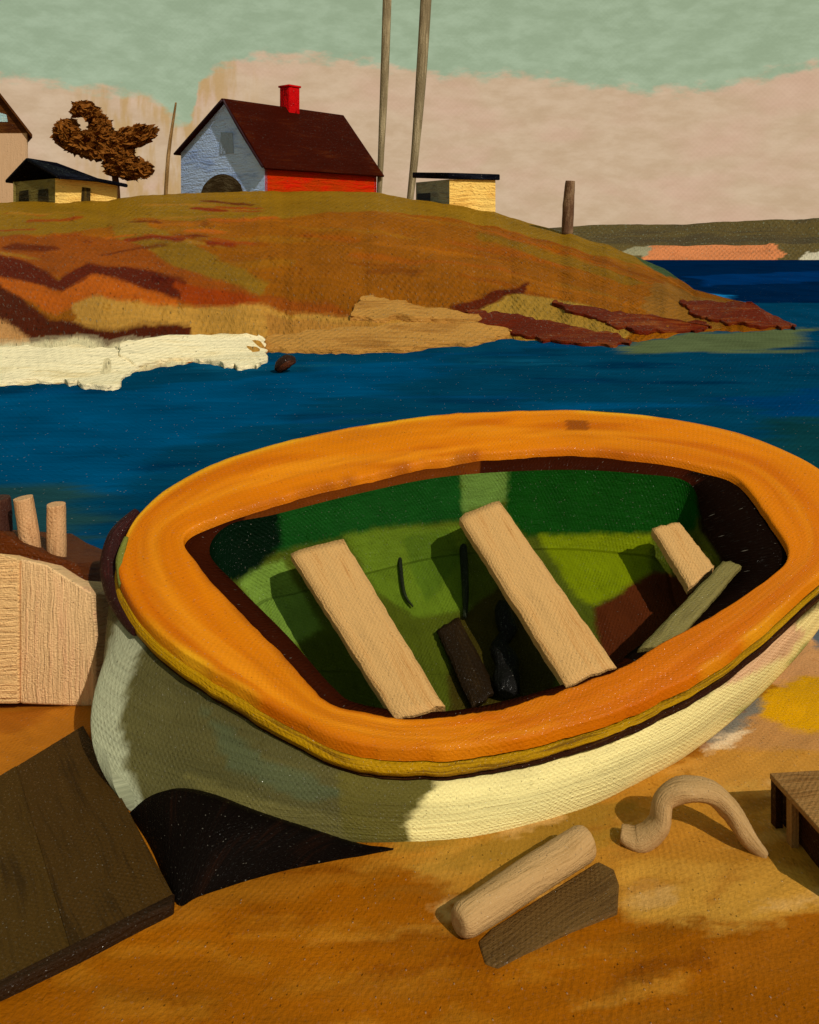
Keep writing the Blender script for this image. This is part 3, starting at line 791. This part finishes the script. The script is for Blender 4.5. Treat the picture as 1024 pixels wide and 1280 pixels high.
RI = RI + (fbm(np.cos(TH) * 8 + 40, np.sin(TH) * 8 + 20) - .5) * .03
LEN = np.cumsum(np.r_[0, np.linalg.norm(np.diff(ring((RO + RI) / 2, 0), axis=0), axis=1)])
grid_mesh.per = float(LEN[-1] + .03)

boat = thing('rowing_boat', (0.45, 4.3, 0), 'orange-rimmed rowing boat with green inside, heeled over on the sand', 'boat')
# rail
fr = [(1.0, .05), (1.004, .03), (1.003, .008), (.99, -.001), (.95, -.002), (.9, -.003)] + [(f_, -.004) for f_ in np.linspace(.84, .16, 14)] + [(.1, -.003), (.05, -.002), (.015, .0), (0.0, .01), (0.0, .06)]
rows = [ring(RI + (RO - RI) * f, d) + np.stack([0 * TH, 0 * TH, (fbm(np.cos(TH) * 3 + f * 5, np.sin(TH) * 3 + 9) - .5) * .008], -1) for f, d in fr]
vv_ = [sum(abs(fr[k + 1][0] - fr[k][0]) * .25 + abs(fr[k + 1][1] - fr[k][1]) for k in range(i)) for i in range(len(fr))]
me = grid_mesh('rail', np.concatenate(rows), NR, len(fr), np.concatenate([np.stack([LEN, np.full(NR, v)], -1) for v in vv_]), close_u=True)
ff = np.repeat([f_ for f_, _ in fr], NR); tt_ = np.tile(TH, len(fr)); ll = np.tile(LEN, len(fr))
rc = np.array([np.array(lin((198, 110, 2)))] * len(ff))
def tint(mask, rgb, k=1.0):
    m_ = np.clip(mask, 0, 1)[:, None] * k
    rc[:] = rc * (1 - m_) + np.array(lin(rgb)) * m_
def wn(k, kf, o): return fbm(20 + o + k * 1.8 * np.cos(tt_) + kf * ff * .3, 20 + o + k * np.sin(tt_) + kf * ff)
sm = lambda v, a, b: np.clip((v - a) / (b - a), 0, 1)
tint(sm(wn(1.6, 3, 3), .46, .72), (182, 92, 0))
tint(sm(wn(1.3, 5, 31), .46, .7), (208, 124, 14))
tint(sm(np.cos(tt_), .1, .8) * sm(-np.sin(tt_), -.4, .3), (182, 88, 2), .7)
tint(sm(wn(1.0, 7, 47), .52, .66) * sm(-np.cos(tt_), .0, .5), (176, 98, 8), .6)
tint(sm(ff, .88, .97) * sm(wn(3, 0, 60), .42, .6) * sm(np.sin(tt_), -.7, -.3), (220, 160, 26), .8)  # yellow highlights on the outer edge, put into the colour
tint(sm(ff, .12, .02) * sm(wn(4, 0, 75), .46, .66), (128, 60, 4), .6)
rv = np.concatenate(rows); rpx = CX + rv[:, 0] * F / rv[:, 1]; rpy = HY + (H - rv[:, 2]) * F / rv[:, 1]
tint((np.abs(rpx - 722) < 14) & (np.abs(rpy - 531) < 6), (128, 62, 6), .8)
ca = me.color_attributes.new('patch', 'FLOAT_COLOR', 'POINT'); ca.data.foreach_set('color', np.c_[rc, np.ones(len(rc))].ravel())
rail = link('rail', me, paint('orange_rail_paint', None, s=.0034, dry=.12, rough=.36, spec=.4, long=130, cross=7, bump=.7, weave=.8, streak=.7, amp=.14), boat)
# inner clamp, dark
fr = [(0, .045), (.25, .04), (1, .05), (1.0, .11)]
rows = [ring(RI + (RB - RI) * f + (.004 if f == 0 else 0), d) for f, d in fr]
me = grid_mesh('inwale', np.concatenate(rows), NR, len(fr), np.concatenate([np.stack([LEN, np.full(NR, i * .03)], -1) for i in range(len(fr))]), close_u=True)
Vi = np.concatenate(rows)
zone_paint(me, CX + Vi[:, 0] * F / Vi[:, 1], HY + (H - Vi[:, 2]) * F / Vi[:, 1], (46, 14, 3), [
    ((92, 42, 8), [(300, 660), (330, 615), (450, 580), (600, 560), (600, 592), (450, 620)]),
    ((14, 5, 2), [(860, 570), (1020, 600), (1010, 740), (860, 830), (780, 850), (780, 790), (870, 700)])], 10, 10, .06, .06)  # black right end: its shade put into the colour
link('inwale', me, paint('inwale_paint', None, s=.0034, dry=.2, spec=.06, long=70, cross=4), boat)
# rubbing strake under the rail
m = MB()
rs = ring(RO * 1.0 - .012, .098)
idx = list(range(NR)) + [0, 1]
b_ = MB()
rowsT = []
for k in range(8):
    a_ = 2 * math.pi * k / 8
    rowsT.append(ring(RO - .002 - .012 * (np.cos(TH) > 0) * np.abs(np.cos(TH)) + .02 * math.cos(a_), .082 + (.021 - .012 * np.cos(TH)) * math.sin(a_)))
rowsT.append(rowsT[0])
me = grid_mesh('rubbing_strake', np.concatenate(rowsT), NR, 9, np.concatenate([np.stack([LEN, np.full(NR, k * .022)], -1) for k in range(9)]), close_u=True)
link('rubbing_strake', me, paint('yellow_strake_paint', (178, 132, 4), (92, 60, 8), s=.0034, dry=.35, long=90, cross=3.5, amp=.3), boat)

rowsT = [ring(RO - .016 + .014 * math.cos(a_), .124 + .012 * math.sin(a_)) for a_ in np.linspace(0, 2 * math.pi, 9)]
me = grid_mesh('seam_batten', np.concatenate(rowsT), NR, 9, np.concatenate([np.stack([LEN, np.full(NR, k * .015)], -1) for k in range(9)]), close_u=True)
link('seam_batten', me, paint('seam_paint', (44, 20, 8), (84, 56, 16), s=.0034, dry=.15, spec=.2, long=70, cross=4), boat)
# hull
gun = [B(px, py, .10) for px, py in outer]
bot = {0: Vector((-1.36, 4.2, .12)), 1: Vector((-1.2, 4.55, .2)), 2: Vector((-.95, 4.85, .25)), 3: Vector((-.6, 5.0, .25)), 4: Vector((-.2, 5.1, .25)), 5: Vector((.2, 5.15, .25)), 6: Vector((.7, 5.2, .25)), 7: Vector((1.2, 5.2, .28)), 8: Vector((1.6, 5.2, .32)), 9: Vector((1.9, 5.1, .34)), 10: Vector((2.15, 5.0, .36)), 11: Vector((2.2, 4.8, .32)),
       12: G(1036, 765, .28), 13: G(1000, 817, .18), 14: G(925, 893, .07), 15: G(830, 964, -.01), 16: G(720, 1018, -.02), 17: G(600, 1052, -.02), 18: G(490, 1062, -.02), 19: G(400, 1058, -.02), 20: G(310, 1050, -.02), 21: G(228, 1040, -.02), 22: G(170, 1020, 0.0), 23: G(140, 968, .08)}
mid = {}
cen = Vector((.4, 4.3, 0))
for i in range(24):
    mp = gun[i].lerp(bot[i], .5); o_ = Vector((mp.x - cen.x, mp.y - cen.y, 0)).normalized()
    mid[i] = mp + o_ * (.05 if 12 <= i <= 22 else .18)
mid[22] = P(119, 902, 3.92); mid[23] = P(128, 838, 4.12); mid[0] = P(136, 775, 4.42); mid[21] = P(214, 950, 3.74); mid[20] = P(308, 975, 3.6)
NH, ROWS = 320, 26
Gr = catmull(gun, NH, True); Mr = catmull([mid[i] for i in range(24)], NH, True); Br = catmull([bot[i] for i in range(24)], NH, True)
Gr = Gr + (np.array(cen) - Gr) * np.array([.008, .008, 0])
rows = []
for k in range(ROWS):
    t = k / (ROWS - 1); ctrl = 2 * Mr - .5 * (Gr + Br)
    rows.append((1 - t) ** 2 * Gr + 2 * t * (1 - t) * ctrl + t * t * Br)
keel = np.array([.45, 4.55, .02])
for f in (.7, .35, .02): rows.append(keel + (rows[ROWS - 1] - keel) * f - np.array([0, 0, .02]))
V = np.concatenate(rows); lh = np.cumsum(np.r_[0, np.linalg.norm(np.diff(Mr, axis=0), axis=1)])
grid_mesh.per = float(lh[-1] + .03)
me = grid_mesh('hull', V, NH, len(rows), np.concatenate([np.stack([lh, np.full(NH, k * .02)], -1) for k in range(len(rows))]), close_u=True)
hx = CX + V[:, 0] * F / V[:, 1]; hy = HY + (H - V[:, 2]) * F / V[:, 1]
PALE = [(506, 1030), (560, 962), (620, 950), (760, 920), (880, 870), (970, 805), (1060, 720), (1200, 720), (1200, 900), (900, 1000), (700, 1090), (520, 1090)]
zone_paint(me, hx, hy, (80, 74, 40), [  # two-tone hull: the bow's shade and the lit side put into the paint
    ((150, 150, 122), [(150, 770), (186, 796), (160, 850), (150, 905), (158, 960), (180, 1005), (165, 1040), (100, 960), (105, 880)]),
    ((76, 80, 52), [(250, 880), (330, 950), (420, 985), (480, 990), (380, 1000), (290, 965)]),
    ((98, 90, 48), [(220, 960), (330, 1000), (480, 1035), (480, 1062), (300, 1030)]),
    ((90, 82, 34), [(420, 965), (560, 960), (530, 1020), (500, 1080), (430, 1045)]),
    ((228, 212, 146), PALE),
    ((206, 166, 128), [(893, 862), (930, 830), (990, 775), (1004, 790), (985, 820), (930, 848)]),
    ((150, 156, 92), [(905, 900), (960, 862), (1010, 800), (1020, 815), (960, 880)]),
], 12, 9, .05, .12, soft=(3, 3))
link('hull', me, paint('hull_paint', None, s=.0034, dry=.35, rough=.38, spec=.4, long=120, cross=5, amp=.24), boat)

# inside shell: sides and bottom
rows, vals = [], []
RF = RB * np.where(np.sin(TH) > 0, .86, .93)
ND = .40
for k in range(26):
    t = k / 25
    rows.append(ring(RB + (RF - RB) * t ** 1.4, .05 + (ND - .05) * t)); vals.append(t)
for f in np.linspace(.98, 0.01, 64): rows.append(ring(RF * f, ND + .02 * (1 - f))); vals.append(1 + (1 - f))
V = np.concatenate(rows); ix = CX + V[:, 0] * F / V[:, 1]; iy = HY + (H - V[:, 2]) * F / V[:, 1]
# brush runs across the boat on the floor, along it on the sides
UV = np.concatenate([np.stack([LEN, np.full(NR, v * .35)], -1) if v <= 1 else np.stack([r[:, 1] * 1.2 - r[:, 0] * .5, r[:, 0] + r[:, 1] * .4], -1) for r, v in zip(rows, vals)])
grid_mesh.per = float(LEN[-1] + .03)
me = grid_mesh('inner_planking', V, NR, len(rows), UV, close_u=True)
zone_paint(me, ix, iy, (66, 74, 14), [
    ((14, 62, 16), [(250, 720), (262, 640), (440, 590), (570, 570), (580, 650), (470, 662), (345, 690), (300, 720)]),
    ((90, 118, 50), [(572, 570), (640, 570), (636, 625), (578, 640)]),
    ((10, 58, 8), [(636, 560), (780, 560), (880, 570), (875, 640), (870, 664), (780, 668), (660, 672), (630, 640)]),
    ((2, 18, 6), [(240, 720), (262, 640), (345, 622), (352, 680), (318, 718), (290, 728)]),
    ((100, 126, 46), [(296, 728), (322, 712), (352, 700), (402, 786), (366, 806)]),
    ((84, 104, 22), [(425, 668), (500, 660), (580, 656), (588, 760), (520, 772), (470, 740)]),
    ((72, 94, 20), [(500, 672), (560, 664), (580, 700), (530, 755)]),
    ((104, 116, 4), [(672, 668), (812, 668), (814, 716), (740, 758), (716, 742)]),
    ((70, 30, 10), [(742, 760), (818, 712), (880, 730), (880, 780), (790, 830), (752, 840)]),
    ((22, 10, 6), [(866, 590), (905, 580), (1000, 690), (920, 780), (840, 800), (800, 840), (900, 745), (905, 705), (876, 664)]),  # inner right end faces away from the sun; shade painted as near-black
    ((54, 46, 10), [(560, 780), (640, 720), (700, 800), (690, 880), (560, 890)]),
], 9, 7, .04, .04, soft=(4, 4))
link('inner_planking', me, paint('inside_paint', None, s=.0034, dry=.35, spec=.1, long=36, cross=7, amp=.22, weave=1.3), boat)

# thwarts and other boards
thw_m = paint('thwart_paint', (202, 156, 98), (172, 118, 62), s=.0032, dry=.2, rough=.45, spec=.3, long=120, cross=3.2, amp=.2)
def board(quad, d, thick, name, mat, parent=None, label=None, n=24, ragged=.0032):
    """a plank whose two long edges run from the far end to the near end; quad = far-left, far-right, near-right, near-left"""
    a_, b2, c_, d_ = [Vector(B(px, py, d)) for px, py in quad]
    m = MB(); nrm = Vector((0, -HEEL, 1)).normalized(); rows = []
    L_ = (d_ - a_).length; Wd = (b2 - a_).length; cols = 6
    for i in range(n + 1):
        t = i / n; l = a_.lerp(d_, t); r = b2.lerp(c_, t); row = []
        e1 = random.uniform(-1, 1) * ragged; e2 = random.uniform(-1, 1) * ragged
        for j in range(cols + 1):
            f = j / cols; p = l.lerp(r, f) + (r - l).normalized() * (e1 * (1 - f) + e2 * f) + nrm * (-.006 * (abs(f - .5) * 2) ** 4)
            if i in (0, n): p = p + (d_ - a_).normalized() * random.uniform(-1, 1) * ragged * 3.0
            row.append((m.b.verts.new(p), m.b.verts.new(p - nrm * thick), (t * L_, f * Wd)))
        rows.append(row)
    for i in range(n):
        for j in range(cols):
            A, B_, C_, D_ = rows[i][j], rows[i][j + 1], rows[i + 1][j + 1], rows[i + 1][j]
            m.face([A[0], D_[0], C_[0], B_[0]], [A[2], D_[2], C_[2], B_[2]], True)
            m.face([A[1], B_[1], C_[1], D_[1]], [A[2], B_[2], C_[2], D_[2]], True)
        for j, fl in ((0, 1), (cols, 0)):
            A, D_ = rows[i][j], rows[i + 1][j]
            m.face([A[0], A[1], D_[1], D_[0]], [(A[2][0], 0), (A[2][0], thick), (D_[2][0], thick), (D_[2][0], 0)])
    for i in (0, n):
        for j in range(cols):
            A, D_ = rows[i][j], rows[i][j + 1]
            m.face([A[0], D_[0], D_[1], A[1]])
    o = m.build(name, mat, parent)
    if label: o['label'] = label
    return o
board([(362, 690), (430, 674), (556, 882), (494, 898)], .03, .045, 'thwart', thw_m, boat)
board([(574, 646), (624, 624), (770, 832), (708, 858)], .03, .045, 'thwart', thw_m, boat)
board([(816, 660), (850, 652), (894, 708), (862, 734)], .10, .05, 'stern_seat', thw_m, boat)
# ribs
rib_m = paint('rib_paint', (26, 30, 18), (44, 52, 24), s=.0033, dry=.3)
for pts_, r0 in (([(498, 668), (500, 700), (505, 740), (516, 758)], .012), ([(578, 662), (580, 700), (582, 745), (581, 772)], .022)):
    m = MB(); m.tube([B(px, py, .385) for px, py in pts_], [r0, r0, r0 * .8, r0 * .4], n=8, k=20)
    m.build('rib', rib_m, boat)
# loose things in the boat
o = board([(546, 786), (574, 772), (622, 862), (590, 884)], .36, .02, 'bottom_board', paint('dark_board_paint', (30, 18, 5), (48, 32, 10), s=.0033, dry=.2, long=60, cross=4))
tag(o, 'short dark brown board lying loose on the boat floor between the two long seats', 'board')
m = MB()
m.tube([B(px, py, .34) for px, py in ((628, 752), (631, 772), (634, 792), (626, 808), (633, 828), (634, 850), (632, 868))], [.02, .04, .05, .05, .034, .036, .055, .06, .055, .062, .06, .035], n=14, k=60, wob=.08, flat=.7)
tag(m.build('rope_bundle', paint('tarred_rope_paint', (14, 12, 10), (30, 26, 18), s=.0033, dry=.1, rough=.35, spec=.45)), 'knotted black rope bundle on the boat floor left of the middle seat', 'rope')
o = board([(905, 700), (928, 706), (842, 806), (796, 812)], .015, .03, 'loose_plank', paint('grey_plank_paint', (122, 110, 62), (84, 74, 40), s=.0033, dry=.3, long=80, cross=3.5, amp=.25))
tag(o, 'grey weathered plank lying slantwise across the right end of the boat', 'plank')
# knot on the far rail, dark fender round the bow
m = MB(); m.tube([P(172, 640, 4.72), P(147, 668, 4.62), P(139, 705, 4.5), P(146, 740, 4.36), P(160, 772, 4.22), P(170, 790, 4.12)], [.025, .045, .056, .054, .04, .02], n=14, k=40, wob=.02)
m.build('bow_fender', paint('fender_paint', (44, 18, 16), (84, 30, 26), s=.0036, dry=.1, long=60, cross=4), boat)
m = MB(); m.tube([P(158, 672, 4.5), P(150, 700, 4.4), P(152, 732, 4.28)], [.012, .022, .014], n=8, k=16)
m.build('fender_cord', paint('olive_cord_paint', (110, 112, 44), s=.0036), boat)

# ------------------------------------------------------------------ things on the sand
# black chock under the bow, a solid standing in for shade and the hull's dark bottom
blk = paint('bow_shade_paint', (12, 7, 5), (32, 14, 6), s=.0034, dry=.12, rough=.4, spec=.1, long=110, cross=5)
topl = [(162, 1016, 3.56), (186, 996, 3.56), (216, 988, 3.53), (260, 996, 3.48), (320, 1018, 3.42), (390, 1040, 3.38), (440, 1054, 3.39), (486, 1061, 3.40)]
frn = [(168, 1026), (190, 1062), (212, 1112), (226, 1130), (250, 1118), (320, 1096), (400, 1076), (492, 1060)]
TL = catmull([P(*p) for p in topl], 40); FL = catmull([G(px, py, .012) for px, py in frn], 40)
rows = []
for k in range(9):
    t = k / 8; rows.append(TL * (1 - t) + FL * t + np.array([0, 0, .035 * math.sin(math.pi * t)]) * (np.sin(np.pi * np.linspace(0, 1, 40)) ** .6)[:, None])
rows.insert(0, TL + np.array([0, .25, -.14])); rows.insert(0, TL * [1, 1, 0] + np.array([0, .25, -.16])); rows.append(FL + np.array([0, 0, -.08]))
me = grid_mesh('bow_shade_wedge', np.concatenate(rows), 40, len(rows), np.concatenate([np.stack([np.full(40, k * .05), np.linspace(0, 1.2, 40)], -1) for k in range(len(rows))]))
tag(link('bow_shade_wedge', me, blk), 'black wedge standing in for the shade and dark hull bottom under the bow of the orange-rimmed boat', 'shade_wedge')

# dark boarded slip at lower left
slip = thing('boat_slip', G(60, 1080), 'dark brown boarded slip on the sand at lower left, beside the bow', 'slipway')
A, Bq = G(104, 920), G(216, 1128)
step = (G(-2, 985) - A); step.z = 0; step = step.normalized()
slip_m = [paint('slip_board_paint', (66, 44, 12), (44, 28, 6), s=.0034, dry=.3, long=120, cross=4.5, amp=.3), paint('slip_board_paint_olive', (68, 47, 13), (46, 30, 7), s=.0034, dry=.3, long=120, cross=4.5, amp=.3)]
wd = .36
dirn = (Bq - A)
edge0 = A; 
for k in range(4):
    a0 = A + step * (k * wd) + Vector((0, 0, .05)); a1 = A + step * (k * wd + wd - .0008) + Vector((0, 0, .05 + random.uniform(-.004, .004)))
    stp2 = (G(0, 1238) - Bq); stp2.z = 0; stp2 = stp2.normalized()
    b0 = Bq + stp2 * (k * wd) + Vector((0, 0, .03)); b1 = Bq + stp2 * (k * wd + wd - .0008) + Vector((0, 0, .03))
    m = MB(); m.prism([a0, b0, b1, a1], (0, 0, -.06)); m.build('slip_board', slip_m[k % 2], slip, bevel=.0015)
m = MB(); m.prism([Bq + Vector((.01, -.01, .045)), Bq + stp2 * 1.4 + Vector((0, -.01, .045)), Bq + stp2 * 1.4 + Vector((0, -.05, .045)), Bq + Vector((.02, -.06, .045))], (0, 0, -.07))
m.build('end_beam', paint('slip_beam_paint', (42, 24, 8), (26, 14, 4), s=.0034, dry=.3, long=100), slip, bevel=.008)

# tan driftwood log with its shadow, built as a flat dark slab
drift = paint('driftwood_paint', (182, 144, 96), (140, 106, 62), s=.0032, dry=.3, weave=.25, rough=.5, spec=.25, long=90, cross=3.4, amp=.26)
a_, b2 = G(580, 1150, .05), G(726, 1056, .055)
d_ = (b2 - a_)
m = MB(); m.tube([a_ - d_ * .05, a_ + d_ * .0, a_ + d_ * .3, a_ + d_ * .6, b2, b2 + d_ * .04], [.022, .055, .06, .062, .064, .045], n=18, k=40, wob=.025)
tag(m.build('driftwood_log', drift), 'straight tan driftwood log lying on the sand in front of the boat', 'driftwood')
m = MB()
m.prism([G(x, y, .004) for x, y in ((598, 1176), (614, 1160), (700, 1106), (748, 1076), (768, 1086), (774, 1104), (772, 1138), (716, 1162), (622, 1210), (606, 1204))], (0, 0, -.05))
tag(m.build('log_shadow', paint('log_shadow_paint', (98, 70, 34), (76, 52, 24), s=.0033, dry=.3, long=70, cross=5, amp=.24), bevel=.008), 'flat dark grey-brown slab standing in for the shadow along the straight driftwood log', 'board')
# arched branch
pts_ = [P(776, 1042, 3.46), P(800, 1048, 3.44), P(824, 1030, 3.44), P(830, 1000, 3.46), P(852, 988, 3.47), P(888, 990, 3.47), P(912, 1012, 3.45), P(934, 1046, 3.41), P(956, 1070, 3.38)]
m = MB(); m.tube(pts_, [.04, .06, .058, .052, .064, .06, .06, .05, .03], n=18, k=90, wob=.05, flat=.7)
tag(m.build('driftwood_branch', drift), 'crooked driftwood branch arching off the sand at right', 'driftwood')
# open crate at the right edge
cr_m = paint('crate_top_paint', (152, 110, 62), (122, 82, 40), s=.0033, dry=.3, long=100, cross=4)
cr_d = paint('crate_shaded_side_paint', (48, 22, 4), (78, 42, 12), s=.0033, dry=.2, long=40, cross=4)  # dark copy of the crate brown, shade of the side painted in
zt = .2
c0, c1 = G(962, 966, zt), G(1052, 1066, zt); c3 = G(1150, 955, zt); c2 = c1 + (c3 - c0)
crate = thing('crate', G(1060, 1060), 'brown wooden crate with an open dark side, cut off by the right edge', 'crate')
m = MB(); m.prism([c0, c1, c2, c3], (0, 0, -.025)); m.build('lid', cr_m, crate, bevel=.005)
e1 = (c1 - c0); e2 = (c3 - c0).normalized()
dn = Vector((0, 0, -.026))
for f in (.0, .24, .93):
    p0 = c0 + e1 * f + e2 * .006 + dn; w1 = e1.normalized() * .035
    m = MB(); m.prism([p0, p0 + w1, p0 + w1 + e2 * .03, p0 + e2 * .03], (0, 0, -.19)); m.build('corner_post', cr_m if f == .24 else cr_d, crate)
m = MB(); p0 = c0 + e2 * .05 + dn; m.prism([p0, p0 + e1, p0 + e1 + e2 * .02, p0 + e2 * .02], (0, 0, -.19)); m.build('side_panel', cr_d, crate)
m = MB(); p0 = c1 + dn - e1.normalized() * .03; m.prism([p0 + e2 * .04, p0 + (c2 - c1), p0 + (c2 - c1) + e1.normalized() * .02, p0 + e2 * .04 + e1.normalized() * .02], (0, 0, -.19)); m.build('front_panel', cr_d, crate)
m = MB(); p0 = c0 + dn; m.prism([c3 + dn - e2 * .03, c2 + dn - e2 * .03, c2 + dn, c3 + dn], (0, 0, -.19)); m.build('back_panel', cr_d, crate)

# ------------------------------------------------------------------ jetty at left
jy = 4.42
jet = thing('jetty', P(60, 880, jy), 'pale plastered jetty end with wooden posts, at the left edge by the water', 'jetty')
pl = paint('pale_plaster_paint', (238, 192, 132), (226, 176, 118), s=.0038, dry=.25, rough=.5, spec=.3, long=60, cross=4, bump=1.3, weave=.25, streak=1.6, amp=.18)
pl2 = paint('pink_plaster_near_paint', (240, 196, 142), (232, 178, 132), s=.0038, dry=.25, rough=.5, spec=.3, long=90, cross=4, bump=1.3, weave=.25, streak=1.6, amp=.16)
def prism_uv(m, pts_, d, u):
    m.prism(pts_, d)
m = MB(); m.prism([P(24, 880, jy), P(122, 884, jy), P(120, 790, jy), P(116, 742, jy), P(86, 724, jy), (P(58, 706, jy)), P(24, 698, jy)], (0, .9, -.37)); m.build('end_wall', pl2, jet, bevel=.015)
m = MB(); m.prism([P(-260, 878, jy - .012), P(23, 880, jy - .012), P(23, 699, jy - .012), P(0, 692, jy - .012), P(-260, 680, jy - .012)], (0, .9, -.37)); m.build('side_wall', pl, jet, bevel=.012)
dk = paint('jetty_deck_paint', (86, 38, 4), (56, 20, 6), s=.004, dry=.3, long=60, cross=5)
m = MB(); zt = P(0, 692, jy).z
m.prism([P(-260, 648, jy + .2), P(0, 664, jy + .2), P(22, 678, jy + .2), P(60, 694, jy + .2), P(96, 704, jy + .2), P(112, 738, jy + .2), P(112, 742, jy + .2) + Vector((0, 0, -.2)), P(-260, 760, jy + .2)], (0, 1.0, -.36)); m.build('deck', dk, jet, bevel=.02)
pm = paint('jetty_post_paint', (206, 158, 112), (150, 104, 66), s=.0038, dry=.35, long=60, cross=4, amp=.25)
m = MB(); m.tube([P(42, 716, 4.75), P(36, 670, 4.75), P(29, 622, 4.75)], [.05, .055, .05], n=14, k=24, wob=.03); m.build('post', pm, jet)
m = MB(); m.tube([P(70, 724, 4.75), P(71, 680, 4.75), P(70, 630, 4.75)], [.045, .052, .048], n=14, k=24, wob=.03); m.build('post', pm, jet)
m = MB(); m.tube([P(-2, 710, 4.85), P(-2, 660, 4.85), P(-2, 622, 4.85)], [.07, .075, .06], n=14, k=24, wob=.03); m.build('post', paint('dark_post_paint', (62, 34, 26), (92, 56, 40), s=.0038, dry=.3), jet)
